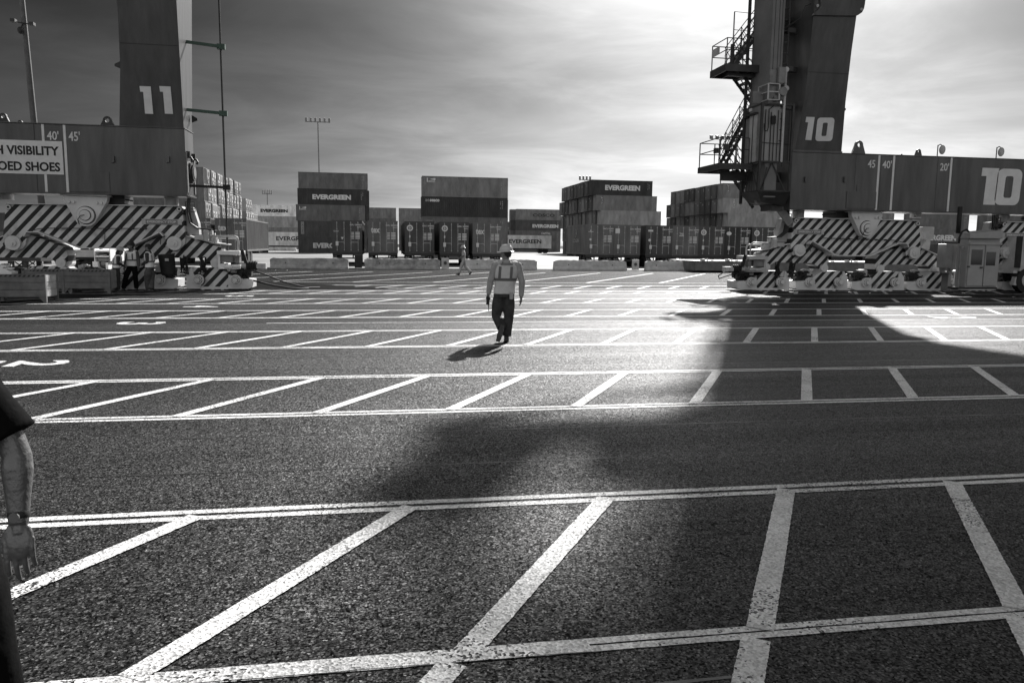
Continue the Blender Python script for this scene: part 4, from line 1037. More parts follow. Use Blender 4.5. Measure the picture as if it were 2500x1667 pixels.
F3 = [('c_dark', 'dark container at the foot of the right centre block behind the trucks'), ('c_mid', 'dark grey container in the second tier front of the right centre block'),
      ('c_light', 'pale grey corrugated container in the third tier front of the right centre block'), ('c_grey', 'grey container with vertical white characters, fourth tier of the right centre block'), ('c_black', 'dark container with large white lettering on top of the right centre block')]
t3 = block(39.9, 144, [2.6, 2.4, 1.95, 1.0, 0], F3, 'right centre', 31, [12, 12, 12, 11, 9], 0)
side_text(t3[4], [(EVG, 2.7, .95, 7.0, 1.0, .055)])
def vert_marks(o, x, z0, n, s=.4):
    mb = MB()
    rnd = random.Random(n)
    for i in range(n):
        z = z0-i*s*1.1
        for k in range(3): mb.bar((x+rnd.uniform(0, s), -.012, z+rnd.uniform(0, s)), (x+rnd.uniform(0, s), -.012, z+rnd.uniform(0, s)), .06, .06)
    mb.build('lettering', 'letter', o, local=True)
vert_marks(t3[3], .9, 2.2, 3, .42)
F4 = [('c_dark', 'dark container at the foot of the right hand block behind the trucks'), ('c_mid', 'dark grey container, second tier front of the right hand block'),
      ('c_light', 'pale grey ribbed container, third tier front of the block left of crane ten'), ('c_light', 'light grey container with vertical white characters left of the crane cabin'), ('c_grey', 'grey container on top of the block directly left of the lift cage')]
t4 = block(66.6, 144, [2.2, 1.9, 1.35, .1, 0], F4, 'right hand', 47, [12, 12, 12, 11, 10], 0)
vert_marks(t4[4], .9, 2.2, 3, .42); vert_marks(t4[3], 2.2, 2.3, 4, .42)
# containers seen under the beam of crane 10
for j, (x, zt, m, s) in enumerate(((83.5, 3, 'c_grey', 1), (99.5, 3, 'c_mid', 1), (115.5, 3, 'c_mid', 0), (131, 3, 'c_dark', 0))):
    for i in range(zt):
        o = container(x, 132, i*CH, m if i else 'c_dark', f'{TONE[m if i else "c_dark"]} container, {ORD[i]} tier of the {["first", "second", "third", "fourth"][j]} stack seen under the beam of crane ten', 'containers seen under the right crane beam')
        codes(o, 12.19, CH, 60+i)
        if s and i == 2-j % 2: side_text(o, [(EVG, 2.3, .7, 7.4, 1.1, .055)])
# --- tall block of refrigerated boxes at the left, ends lit by the sun
def reefer_end(kindno):
    mb = MB(); L = .04
    mb.box(0, L, .12, 2.32, .18, 2.7, 0); mb.box(L, L+.03, .3, 2.14, 1.55, 2.55, 1 if kindno else 0); mb.box(L, L+.05, .3, 2.14, .3, 1.0, 1); mb.box(L, L+.06, .4, 1.3, 1.1, 1.45, 0)
    if kindno != 2: mb.cyl((L+.03, 1.22, 2.05), (L+.07, 1.22, 2.05), .42, 14, mi=0 if kindno else 1)
    mb.box(L+.05, L+.08, .5, .9, .45, .85, 0); mb.box(L, L+.06, 1.45, 2.1, 1.08, 1.5, 1)
    return mb.mesh('cooling_unit', ['c_light' if kindno == 0 else 'c_pale', 'steel_mid' if kindno == 2 else 'steel_dark'])
RE = [reefer_end(0), reefer_end(1), reefer_end(2)]
GT = 'refrigerated containers in the tall left block'
rnd = random.Random(5)
for r in range(13):
    for t in range(5):
        m = rnd.choice(['c_pale', 'c_light', 'c_grey', 'c_mid', 'c_light'])
        dx = rnd.uniform(-.15, .15)
        o = container(-29.5-12.19+dx, 140+2.75*r, t*CH, m if r or t < 0 else 'c_mid', f'refrigerated container end, {ORD[t]} tier, {nth(r)} row back in the tall left block', GT, fine=False)
        if not (r == 0 and t > 2):
            e = bpy.data.objects.new('cooling_unit', rnd.choice(RE)); COL.objects.link(e); e.parent = o; e.location = (12.19, 0, 0)
for r in range(6):
    for t in range(4 if r < 3 else 3):
        o = container(-29.6-12.19, 182+2.75*r, t*CH, rnd.choice(['c_white', 'c_light', 'c_grey']), f'refrigerated container end, {ORD[t]} tier, {nth(r)} row of the lower block beyond the tall left block', 'refrigerated containers beyond the tall left block', fine=False)
        e = bpy.data.objects.new('cooling_unit', rnd.choice(RE)); COL.objects.link(e); e.parent = o; e.location = (12.19, 0, 0)
for j in range(3):
    for t in range(2):
        o = container(-44-j*13.2, 128, t*CH, ['c_mid', 'c_grey', 'c_dark'][(j+t) % 3], f'dark container seen under the left crane beam, {ORD[t]} tier, {nth(j)} from the tall block', 'containers seen under the left crane beam', fine=False)
        codes(o, 12.19, CH, 80+j)
# --- far row: pale and grey boxes behind the stacks
GF = 'containers in the far row'
def far_stack(px, py, mats, Y, labels, texts=(), x=None):
    if x is None: x, _ = at(px, py, Y)
    for i, m in enumerate(mats):
        o = container(x, Y, i*CH, m, labels[i], GF, fine=False); codes(o, 12.19, CH, 100+i+int(x))
        for k, s, mt in texts:
            if k == i: side_text(o, s, mt)
    return x
xf1, _ = ZA(872, 665, 212)
far_stack(0, 0, ['c_grey', 'c_grey', 'c_light', 'c_white'], 212, ['grey container at the bottom of the far stack behind the white trailer', 'grey container above the white trailer in the far stack at left', 'light grey plain container under the white lettered one in the far stack', 'white container with black lettering topping the far stack at left'], [(3, [(EVG, 2.6, 1.0, 6.9, .85, .055)], 'letter_black')], x=xf1)
far_stack(0, 0, ['c_mid', 'c_grey', 'c_mid', 'c_grey'], 214, [f'grey container, {ORD[i]} tier of the far stack seen right of the five tier stack' for i in range(4)], x=ZB(1395, 710, 214)[0]-12.19)
x_, _ = ZC(75, 620, 214)
far_stack(0, 0, ['c_mid', 'c_mid', 'c_grey', 'c_grey'], 214, [f'grey container, {ORD[i]} tier of the far stack directly left of the middle stack' for i in range(4)], x=x_)
x_, _ = ZC(1615, 630, 206)
far_stack(0, 0, ['c_mid', 'c_mid', 'c_dark', 'c_grey'], 206, ['dark container behind the white trailer, bottom of the far right stack', 'dark container with small white lettering above the white trailer', 'dark container with white lettering under the grey lettered one, far right stack', 'grey container with spaced black lettering topping the far right stack'],
          [(3, [('COSCO', 4.4, .9, 6.0, .8, .02)], 'letter_black'), (2, [(EVG, 4.3, .8, 7.2, .95, .055)], 'letter'), (1, [('CAPITAL', 6.8, 1.9, 2.6, .55, .02)], 'letter')], x=x_)
far_stack(0, 0, ['c_dark', 'c_mid', 'c_dark', 'c_mid'], 209, [f'dark container, {ORD[i]} tier of the narrow far stack behind the grey lettered one' for i in range(4)], x=x_-1.2)
xg, _ = ZC(1540, 730, 225)
far_stack(0, 0, ['c_mid', 'c_dark', 'c_mid'], 225, [f'dim container, {ORD[i]} tier, glimpsed in the gap right of the middle stack' for i in range(3)], [(1, [('LINES', .5, .9, 6, 1.0, .03)], 'letter_dim'), (2, [('LINES', .5, .9, 6, 1.0, .03)], 'letter_dim')], x=xg-2)
# --- white trailers parked far back
def trailer(x, y, label, text_x):
    t = thing('box_trailer', label, 'trailer', (x, y, 0), 'white box trailers parked far back')
    b = MB(); b.box(0, 13.4, 0, 2.5, 1.15, 4.05); b.box(-.02, 13.42, -.02, 2.52, 1.1, 1.2); b.box(-.02, 13.42, -.02, 2.52, 4.0, 4.08)
    for i in range(14): b.box(i, i+.03, -.012, 0, 1.2, 4.0)
    b.build('body', 'c_white', t, local=True)
    side_text(t, [(EVG, text_x, 2.2, 7.6, .95, .03)], 'letter_black')
    k = MB(); k.box(.5, 13, .4, 2.1, .85, 1.08)
    k.box(2.4, 2.6, .3, .5, 0, .9); k.box(2.4, 2.6, 2.0, 2.2, 0, .9); k.build('chassis_frame', 'steel_dark', t, local=True)
    for xx in (10.9, 12.2):
        w = MB(); w.cyl((xx, 0.05, .5), (xx, 2.45, .5), .5, 20); w.build('wheel', 'black', t, local=True)
    return t
xt, _ = ZA(1010, 1000, 178); trailer(xt, 178, 'white box trailer with black lettering behind the left end of the five tier stack', 3.2)
xt, _ = ZC(2065, 965, 176); trailer(xt-13.4, 176, 'white box trailer with black lettering and rear wheels behind the hard hat', 3.4)
# low white barriers of light colour under the far left trailer
for i in range(3):
    x, _ = ZA(1045+i*130, 1150, 172); b = MB(); b.prism([(x, .01), (x+2.4, .01), (x+2.3, .75), (x+.1, .75)], 172, 172.6)
    tag(b.build('traffic_barrier', 'c_white', bevel=.03), f'low white barrier under the far trailer at left, {nth(i)} from the left', 'barrier', 'white barriers by the far trailer')
# --- containers on trailer chassis, doors towards the camera
YC = 65.0
def door_end(mb_parent, mat, h, style, seed):
    """two doors with lock rods, hinges, code blocks on the front (y = 0) face"""
    w = CW
    for s in (0, 1):
        x0 = .1+s*(w-.2)/2; x1 = x0+(w-.2)/2-.012
        d = MB()
        d.box(x0, x1, -.02, .02, .17, h-.13)
        if style == 'panel':
            for i in range(5): d.box(x0+.06, x1-.06, -.032, -.02, .3+i*.45, .56+i*.45)
        else:
            for i in range(3): d.box(x0+.05, x1-.05, -.028, -.02, .28+i*.78, .98+i*.78)
        dr = d.build('door', mat, mb_parent, local=True)
        r = MB()
        for px in (.28, .8):
            x = x0+px*(x1-x0); r.cyl((x, -.06, .14), (x, -.06, h-.1), .019, 6)
            for z in (.2, .75, h/2, h-.7, h-.2): r.box(x-.04, x+.04, -.075, -.02, z-.025, z+.025)
            r.box(x-.28 if px > .5 else x, x if px > .5 else x+.28, -.085, -.07, .82, .86)
        r.build('lock_rod', 'steel_light', dr, local=True)
    rnd = random.Random(seed)
    k = MB(); x = w/2+.25
    put_text(k, rnd.choice(['EISU 384055', 'EMCU 923871', 'GESU 204781']), (x, -.09, h-.42), FX, FZ, .95, .12, .02); put_text(k, '22G1', (x+.55, -.09, h-.6), FX, FZ, .36, .11, .02)
    for i in range(5): k.box(x+.1, x+.32, -.09, -.086, h-1.02-i*.12, h-.96-i*.12); k.box(x+.42, x+.78, -.09, -.086, h-1.02-i*.12, h-.95-i*.12)
    k.box(.3, .52, -.09, -.086, .55, .9)
    k.build('marking_plate', 'letter', mb_parent, local=True)
GC = 'containers on trailer chassis'
CHM = {}
def chassis(x, y, z, label, L):
    t = thing('trailer_chassis', label, 'trailer chassis', (x, y, 0), 'chassis under the truck containers')
    f = MB(); f.box(.55, .75, .05, L-.2, .78, z-.01); f.box(1.69, 1.89, .05, L-.2, .78, z-.01)
    for yy in (.02, L*.5, L-.3): f.box(.02, 2.42, yy, yy+.16, z-.22, z-.012)
    f.box(.1, 2.34, .0, .06, .5, .62); f.box(.7, .8, .02, .1, .55, .85); f.box(1.64, 1.74, .02, .1, .55, .85)
    f.build('chassis_frame', 'steel_dark', t, local=True)
    for yy in (.8, 2.1):
        for xx in (.02, 1.84):
            w = MB(); w.cyl((xx, yy, .5), (xx+.58, yy, .5), .5, 18); w.build('wheel', 'black', t, local=True)
    m = MB()
    for xx in (.05, 1.85): m.box(xx, xx+.55, .1, .12, .14, .7)
    m.build('mud_flap', 'black', t, local=True)
    l = MB()
    for xx in (.12, .3, 1.95, 2.15): l.cyl((xx, -.03, .68), (xx, .03, .68), .07, 8)
    l.build('tail_light', 'steel_mid', t, local=True)
    return t
FRONT = [  # x, material, door style, emblem, length, label
 (-15.75, 'c_mid', 'flat', 'code', 12.19, 'dark container doors behind the left crane cable duct'), (-13.0, 'c_mid', 'panel', 'tex', 12.19, 'dark container with sunlit ribbed side behind the cable rod'),
 (-3.88, 'c_dark', 'flat', 'tri', 12.19, 'dark container with small white triangle low on its doors'), (-.97, 'c_mid', 'panel', 'tex', 12.19, 'panelled container with white word, next to the white triangle one'),
 (2.05, 'c_dark', 'flat', 'ring', 12.19, 'dark round emblem container left of the far walker'), (4.95, 'c_dark', 'flat', 'ring', 12.19, 'dark round emblem container directly behind the far walker'),
 (7.74, 'c_mid', 'panel', 'tex', 12.19, 'panelled container with white word, left of the hard hat'),
 (17.66, 'c_mid', 'flat', 'leaf', 7.2, 'dark container with curly emblem on its ribbed side'), (20.12, 'c_mid', 'flat', 'square', 6.06, 'dark container with square emblem beside the ribbed side'),
 (23.08, 'c_dark', 'flat', 'bar', 12.19, 'dark container just right of the narrow dark gap'), (25.52, 'c_mid', 'panel', 'tal', 12.19, 'panelled container with short underlined white word'),
 (27.98, 'c_dark', 'flat', 'ring', 12.19, 'dark round emblem container left of the oval emblem one'), (30.44, 'c_black', 'flat', 'oval', 12.19, 'near black container with white oval emblem'),
 (33.05, 'c_dark', 'flat', 'ring', 12.19, 'dark round emblem container behind the handrail of crane ten'), (35.6, 'c_dark', 'flat', 'bar', 12.19, 'dark container behind the first wheels of crane ten'),
 (38.3, 'c_dark', 'flat', 'ring', 12.19, 'dark container glimpsed under the equalizer of crane ten'), (41.0, 'c_mid', 'panel', 'tex', 12.19, 'dark container behind the right wheels of crane ten'), (44.2, 'c_mid', 'flat', 'bar', 12.19, 'dark container behind the electric cabinet of crane ten'), (46.9, 'c_mid', 'flat', 'ring', 12.19, 'dark container behind the grey booth')]
for i, (x, m, stl, emb, L, lb) in enumerate(FRONT):
    h = 2.62; z = 1.03
    o = bpy.data.objects.new('shipping_container', None); COL.objects.link(o); o.location = (x, YC, z); tag(o, lb, 'container', GC)
    b = bpy.data.objects.new('container_body', box_mesh(L, h, m, 'y')); COL.objects.link(b); b.parent = o
    door_end(o, m, h, stl, i)
    e = MB(); yy = -.095
    if emb == 'ring':
        n = 24
        for r0, r1 in ((.15, .26),):
            vs = []
            for r in (r0, r1): vs += [(.42+r*math.cos(2*math.pi*k/n), yy, h-.55+r*math.sin(2*math.pi*k/n)) for k in range(n)]
            e.add(vs, [(k, (k+1) % n, n+(k+1) % n, n+k) for k in range(n)])
        e.bar((.42, yy, h-.66), (.42, yy, h-.44), .06, .06); e.bar((.31, yy, h-.55), (.53, yy, h-.55), .06, .06); e.box(.36, .46, yy, yy+.01, h-1.35, h-1.15)
    elif emb == 'tex':
        put_text(e, 'tex', (.25, yy, h-1.0), FX, FZ, .72, .46, .03)
        if x < -10: e.box(-.0, .2, yy, yy+.004, h-1.0, h-.94)
    elif emb == 'tri': e.add([(.72, yy, .95+.3), (.95, yy, .95+.3), (.83, yy, .95+.08)], [(0, 1, 2)]); put_text(e, 'GOLD', (.15, yy, h-.95), FX, FZ, .4, .12, .01)
    elif emb == 'square':
        e.box(.12, .52, yy, yy+.004, h-.75, h-.32)
    elif emb == 'oval':
        e.ball((.36, yy, h-.62), .24, .006, .17)
    elif emb == 'tal': put_text(e, 'TAL', (.62, yy, h-.8), FX, FZ, .38, .18, .03); e.box(.6, 1.02, yy, yy+.004, h-.92, h-.86)
    elif emb == 'bar': e.box(.15, .6, yy, yy+.004, h-.55, h-.4); e.cyl((.3, yy, h-1.3), (.3, yy+.006, h-1.3), .12, 14)
    elif emb == 'leaf': e.cyl((.35, yy, h-1.3), (.35, yy+.006, h-1.3), .1, 12); e.box(.15, .6, yy, yy+.004, h-.65, h-.61); e.add([(.3, yy, h-.6), (.42, yy, h-.6), (.36, yy, h-.42)], [(0, 1, 2)])
    else: e.box(.2, .6, yy, yy+.004, h-1.2, h-.8)
    e.build('emblem', 'letter', o, local=True)
    if emb == 'leaf':
        e = MB(); e.tube([(-.02, 3.2, 1.75), (-.02, 3.5, 1.95), (-.02, 3.75, 1.75), (-.02, 3.5, 1.5), (-.02, 3.2, 1.7), (-.02, 3.4, 2.1), (-.02, 3.6, 2.2)], .035, 5); put_text(e, 'LOGIN', (-.025, 4.6, 1.05), (0, -1, 0), FZ, 2.1, .35, .02); e.build('lettering', 'letter_dim', o, local=True)
    chassis(x, YC, z, 'wheeled chassis under the '+lb, L)
# ================================================================== concrete barriers
def barrier(x0, x1, y, mat, label, end='flat'):
    b = MB(); n = 22; h = .74; L = x1-x0; rnd = random.Random(int(x0*10)); vs = []; fs = []
    prof = [(0, 0), (0, .12), (.14, .3), (.2, h), (.42, h), (.48, .3), (.62, .12), (.62, 0)]
    for i in range(n+1):
        x = x0+L*i/n; ch = .1 if i in (0, n) else 0
        for (yy, z) in prof:
            jz = rnd.uniform(-.02, .012) if z > .5 else 0
            vs.append((x+(rnd.uniform(0, .05) if i == 0 else -rnd.uniform(0, .05) if i == n else 0), y+yy+rnd.uniform(-.008, .008), max(0, z-ch*(z/h)+jz)+.012))
    m = len(prof)
    for i in range(n):
        for k in range(m): fs.append((i*m+k, i*m+(k+1) % m, (i+1)*m+(k+1) % m, (i+1)*m+k))
    fs += [tuple(range(m)), tuple(range(n*m+m-1, n*m-1, -1))]
    b.add(vs, fs); o = tag(b.build('concrete_barrier', mat), label, 'barrier', 'concrete barriers along the yard edge')
    hb = MB()
    for t in (.2, .8): x = x0+L*t; hb.cyl((x, y+.13, .42), (x, y+.2, .42), .04, 10)
    hb.build('lifting_hole', 'black', o)
    return o
def bx(px0, px1, Yb): return at(px0, 657, Yb)[0], at(px1, 657, Yb)[0]
a = bx(658, 851, 54); barrier(a[0], a[1], 54, 'concrete', 'stained grey barrier beside the sunlit gap, leftmost of the barrier row')
a = bx(889, 1076, 54.3); barrier(a[0], a[1], 54.3, 'concrete', 'stained grey barrier with scrawled marks left of the far walker')
a = bx(1128, 1313, 54.2); barrier(a[0], a[1], 54.2, 'concrete_pale', 'pale barrier behind the man in the safety vest')
a = bx(1353, 1532, 54); barrier(a[0], a[1], 54, 'concrete_pale', 'pale chipped barrier right of the sunlit gap, in front of the ribbed container')
a = bx(1578, 1706, 54); barrier(a[0], a[1], 54, 'concrete_pale', 'pale barrier butting against the long steel hatch cover')
gm = MB(); 
for i in range(9):
    x = at(930, 645, 54.4)[0]+i*.26; gm.bar((x, 54.43, .3+.12*(i % 3)), (x+.22, 54.44, .55-.1*(i % 2)), .03, .03)
gm.build('scrawl', 'letter_dim', bpy.data.objects['concrete_barrier.001'])
# black boxes and panels between the barriers
def gap_board(x0, x1, y, z1, mat, label, ring=True):
    t = thing('mud_flap_board', label, 'board', (x0, y, 0))
    b = MB(); b.box(x0, x1, y, y+.06, .05, z1); b.build('board', mat, t, bevel=.01)
    if ring:
        cx = (x0+x1)/2; b = MB(); b.cyl((cx, y-.01, z1*.55), (cx, y, z1*.55), .2, 18); r = b.build('emblem', 'letter_dim' if mat != 'black' else 'steel_dark', t)
        b = MB(); b.cyl((cx, y-.02, z1*.55), (cx, y-.01, z1*.55), .12, 14); b.build('emblem_centre', 'steel_dark', r)
    return t
a = at(866, 650, 56)[0], at(884, 650, 56)[0]; gap_board(a[0], a[1], 56, .95, 'black', 'black mud flap board in the gap between the two stained barriers', False)
a = ZC(630, 1290, 56)[0], ZC(728, 1290, 56)[0]; gap_board(a[0], a[1], 56, .8, 'steel_light', 'white mud flap board with round emblem left of the far walker')
a = ZD(853, 1040, 56)[0], ZD(925, 1040, 56)[0]; gap_board(a[0], a[1], 56, .8, 'steel_light', 'white mud flap board with round emblem between the two right pale barriers')
# long steel hatch cover behind crane 10
hx0 = ZD(1500, 1060, 52)[0]
t = thing('hatch_cover', 'long low grey steel cover lying behind the wheels of crane ten', 'hatch cover', (hx0, 52, 0))
b = MB(); b.box(hx0, 48, 52, 57, .12, .74); b.box(hx0-.05, 48.05, 51.95, 57.05, .74, .82); b.build('cover_body', 'steel_mid', t, bevel=.02)
b = MB(); b.box(hx0+.1, 48, 52.05, 56.9, .82, .835); b.build('cover_top', 'c_white', t)
b = MB()
for i in range(14):
    x = hx0+.5+i*1.9; b.box(x, x+.28, 52.1, 52.4, .835, .95); b.cyl((x+.5, 52.25, .835), (x+.5, 52.25, 1.0), .06, 8); b.box(x+.8, x+1.0, 52.2, 52.4, .835, .9)
b.build('twist_lock', 'steel_light', t)
b = MB()
for i in range(8): x = hx0+1+i*3.4; b.box(x, x+.3, 52.3, 56.5, 0, .12)
b.build('skid', 'steel_dark', t)
# ================================================================== small things round the cranes
def pallet_bin(x0, y0, label, mach=False, rz=0.0):
    w, d, h = 1.5, .85, .78
    t = thing('pallet_bin', label, 'bin', (x0, y0, 0), 'ribbed steel bins by the left crane', rz)
    for nm, (ax, a1) in (('front_panel', (0, w)), ('back_panel', (0, w))):
        b = MB(); y = 0 if nm == 'front_panel' else d-.05
        for i in range(3): b.box(.06, w-.06, y, y+.05, .17+i*.205, .36+i*.205)
        b.box(.04, w-.04, y+.034, y+.045, .15, h)
        b.box(0, w, y-.012, y+.06, h-.03, h+.01); b.build(nm, 'bin', t, local=True, bevel=.006)
    for x in (0, w-.05):
        b = MB()
        for i in range(3): b.box(x, x+.05, .06, d-.06, .17+i*.205, .36+i*.205)
        b.box(x+.02, x+.03, .05, d-.05, .15, h); b.build('end_panel', 'bin_end_lit', t, local=True, bevel=.006)
    for x in (0, w-.06):
        for y in (0, d-.06):
            b = MB(); b.box(x-.012, x+.072, y-.012, y+.072, .0, h+.02)
            b.prism([(x+(.06 if x == 0 else 0), .0), (x+(.2 if x == 0 else -.14), .16), (x+(.06 if x == 0 else 0), .16)], y+.01, y+.05); b.build('corner_leg', 'bin', t, local=True)
    b = MB(); b.box(.05, w-.05, .05, d-.05, .14, .18); b.build('floor', 'steel_dark', t, local=True)
    b = MB(); b.box(.25, w-.1, -.0165, -.0125, h-.045, h+.005); b.build('hazard_strip', 'hazard_small', t, local=True)
    return t
def gx(px, Y): return at(px, 720, Y)[0]
pallet_bin(gx(112, 23.75)-1.5, 23.75, 'nearest steel bin at the left edge, its end face sunlit', rz=0)
bx_ = gx(270, 27.9); pallet_bin(bx_-1.5, 27.9, 'steel bin beside the three standing workers')
pallet_bin(gx(176, 27.95)-1.5, 27.95, 'steel bin half hidden behind the nearest bin')
t = thing('machine_guard', 'white angled guard on the nearest bin at the left edge', 'guard', (gx(10, 24.1), 24.2, .8))
b = MB(); x0, z0 = ZQ(-60, 805, 24.0); x1, z1 = ZQ(215, 805, 24.0); xt_, zt_ = ZQ(40, 640, 24.0)
b.prism([(x0, .79), (x1, .79), (x1, .87), (x1-.05, .87), (xt_, zt_), (x0, zt_)], 23.95, 24.35); b.build('cover', 'white', t, bevel=.012)
b = MB(); xp, zp = ZQ(220, 660, 24.1); b.box(xt_-.1, xp, 24.05, 24.2, zp-.02, zp+.02); b.box(xt_-.15, xt_+.1, 24.0, 24.3, zt_, zt_+.05); b.build('handle', 'white', t, bevel=.01)
# trestle rack behind the left crane
YT = 33.0
def tq(x, y): return ZQ(x, y, YT)
t = thing('steel_trestle', 'dark steel trestle with crossed braces behind the nearest bins', 'trestle', (tq(300, 800)[0], YT, 0))
b = MB(); a, c = tq(-200, 465), tq(690, 540); b.box(a[0], c[0], YT, YT+1.6, c[1], a[1]); b.build('deck', 'steel_dark', t)
for px in (150, 385):
    for y in (YT+.1, YT+1.4):
        b = MB(); a = tq(px, 540); b.box(a[0]-.09, a[0]+.09, y, y+.15, 0, a[1]); b.build('leg', 'steel_dark', t)
b = MB(); p = [tq(220, 550), tq(370, 650), tq(250, 640), tq(370, 550), tq(400, 650), tq(560, 550), tq(470, 540), tq(560, 600)]
for i in range(0, 8, 2): b.bar((p[i][0], YT+.15, p[i][1]), (p[i+1][0], YT+.15, p[i+1][1]), .04)
b.build('brace', 'steel_dark', t)
# flat trailer with a bright rear frame
YT2 = 32.5
def tv(x, y): return ZQ(x, y, YT2)
a = tv(1050, 345); c = tv(1610, 470)
t = thing('flat_trailer', 'flat trailer with white rear frame parked behind the left crane', 'trailer', (c[0], YT2, 0))
b = MB(); b.box(a[0], c[0], YT2, YT2+2.2, c[1], a[1]); b.box(a[0], c[0], YT2-.05, YT2+2.25, a[1]-.06, a[1]); b.build('deck', 'steel_light', t)
b = MB(); p, q_ = tv(1050, 232), tv(1262, 345); b.prism([(p[0], q_[1]), (q_[0], q_[1]), (q_[0]-.05, q_[1]+.16), (q_[0]-.25, p[1]), (p[0], p[1])], YT2-.3, YT2+.6); b.build('tool_box', 'white', t, bevel=.01)
b = MB()
def vb(x0, y0, x1, y1, ya=YT2-.2, yb=YT2+2.3):
    p, q_ = tv(x0, y0), tv(x1, y1); b.box(p[0], q_[0], ya, yb, q_[1], p[1])
vb(1610, 300, 1640, 540); vb(1870, 300, 1898, 540); vb(1640, 355, 1870, 378); vb(1640, 445, 1870, 470); vb(1590, 540, 1690, 725); vb(1810, 560, 1862, 725); vb(1690, 430, 1800, 445, YT2, YT2+.3)
b.build('rear_frame', 'white', t, bevel=.008)
b = MB(); vb(1690, 300, 1720, 340, YT2-.1, YT2+.1); vb(1720, 545, 1800, 600, YT2-.1, YT2+.2); vb(1660, 480, 1860, 535, YT2-.1, YT2+2); vb(1700, 540, 1712, 720, YT2, YT2+.1); b.build('rear_light_box', 'steel_mid', t)
for px in (1220, 1480):
    x, z = tv(px, 600)
    w = MB(); w.cyl((x, YT2+.1, .5), (x, YT2+2.1, .5), .5, 20); w.build('wheel', 'black', t)
b = MB(); vb(1100, 470, 1600, 520, YT2+.3, YT2+1.9); b.build('chassis_frame', 'steel_dark', t)
# dark plastic barrel hung between the bogies
t = thing('waste_barrel', 'dark tilted barrel hung on the crane bogie beside the bearded worker', 'barrel', (ZP(710, 560, 29.35)[0], 29.3, .55))
def bq(x, y): p = ZP(x, y, 29.3); return Vector((p[0], 29.3, p[1]))
p0, p1 = bq(735, 725), bq(690, 405); b = MB(); b.tube([p0, p0.lerp(p1, .1), p0.lerp(p1, .5), p1], [.23, .25, .26, .28], 22); b.build('drum', 'black', t)
b = MB(); b.tube([p1, p1+(p1-p0)*.04], [.3, .3], 22); b.build('rim', 'steel_dark', t)
b = MB(); p = bq(735, 480); b.box(p.x-.06, p.x+.06, 28.99, 29.04, p.z-.05, p.z+.04); b.build('sticker', 'steel_light', t)
# cables by crane 11, and a flat black sheet standing in for a shadow
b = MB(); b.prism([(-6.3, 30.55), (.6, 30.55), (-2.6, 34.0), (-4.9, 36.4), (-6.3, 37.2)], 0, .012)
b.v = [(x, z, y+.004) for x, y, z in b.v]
tag(b.build('shadow_wedge', 'mat'), 'flat black wedge standing in for shadow on the ground beside the left crane wheels', 'mat')
def cable(pts, r, label, m='black'):
    b = MB(); b.tube(pts, r, 7); return tag(b.build('power_cable', m, smooth=True), label, 'cable', 'cables at the left crane')
e0 = ZP(1950, 622, 30.0); 
cable([(e0[0], 30.0, e0[1]), (e0[0]+.6, 30.2, e0[1]-.2), (e0[0]+1.3, 30.6, .28), (e0[0]+2.1, 31, .03), (e0[0]+2.6, 31.3, .03)], .03, 'upper black cable running down from the buffer of the left crane')
e1 = ZP(2030, 800, 30.0)
cable([(e1[0]-.1, 29.9, e1[1]+.1), (e1[0], 29.9, e1[1]), (e1[0]+.8, 29.95, .18), (e1[0]+1.6, 30.1, .035), (e1[0]+2.1, 30.3, .035)], .035, 'lower black cable trailing off the wheels of the left crane onto the shadow wedge')
e2 = Z10(440, 660, 29.6)
b = MB(); p = [Z10(60, 760, 29.6), Z10(50, 735, 29.6), Z10(100, 702, 29.6), Z10(110, 700, 29.6)]; b.tube([(x, 29.6, max(z, .03)) for x, z in p], .022, 6); p = [Z10(60, 760, 29.6), Z10(200, 712, 29.6), Z10(330, 705, 29.6), Z10(440, 690, 29.6), Z10(470, 650, 29.6)]; b.tube([(x, 29.6, z) for x, z in p], .022, 6)
tag(b.build('power_cable', 'black', smooth=True), 'thin black cable looping below the buffer of crane ten', 'cable')
# grey booth and cabinet at the right
YB = 28.25
def rb(x, y, Y=YB): return ZR(x, y, Y)
x0, _ = rb(940, 1330); x1, _ = rb(1395, 1330); zr0 = rb(975, 545)[1]; zr1 = rb(1452, 500)[1]; ze = rb(1000, 615)[1]
t = None
yb2 = YB+.62
zbt = rb(1150, 1335)[1]
b = MB(); b.box(x0, x1, YB, yb2, zbt, ze); t = b.build('control_booth', 'booth', c10, bevel=.012)
b = MB(); xe = rb(1455, 500)[0]; xs = rb(700, 600)[0]+.25
b.hexa([(x0-.12, YB-.18, ze), (xe, YB-.18, ze), (xe, yb2+.1, ze), (x0-.12, yb2+.1, ze)], [(x0-.12, YB-.18, zr0), (xe, YB-.18, zr1), (xe, yb2+.1, zr1+.05), (x0-.12, yb2+.1, zr0+.05)])
b.build('roof', 'booth', t, bevel=.01)
xm_ = (x0+x1)/2+.02; zd = rb(1000, 712)[1]
for k, (xa, xb, yo) in enumerate(((x0+.03, xm_, .05), (xm_+.02, x1-.03, .08))):
    d = MB(); d.box(xa, xb, YB-yo, YB-yo+.04, zbt+.06, zd); do = d.build('door', 'booth', t, bevel=.006)
    wx0, wz1 = rb((1028, 1238)[k], (780, 815)[k]); wx1, wz0 = rb((1172, 1358)[k], (1005, 1015)[k])
    d = MB(); d.box(wx0, wx1, YB-yo-.008, YB-yo, wz0, wz1); d.build('window', 'glass', t)
    hx, hz = rb((972, 1155)[k], (1030, 1042)[k]); d = MB(); d.box(hx-.05, hx+.05, YB-yo-.05, YB-yo, hz-.03, hz+.03); d.build('handle', 'steel_dark', t)
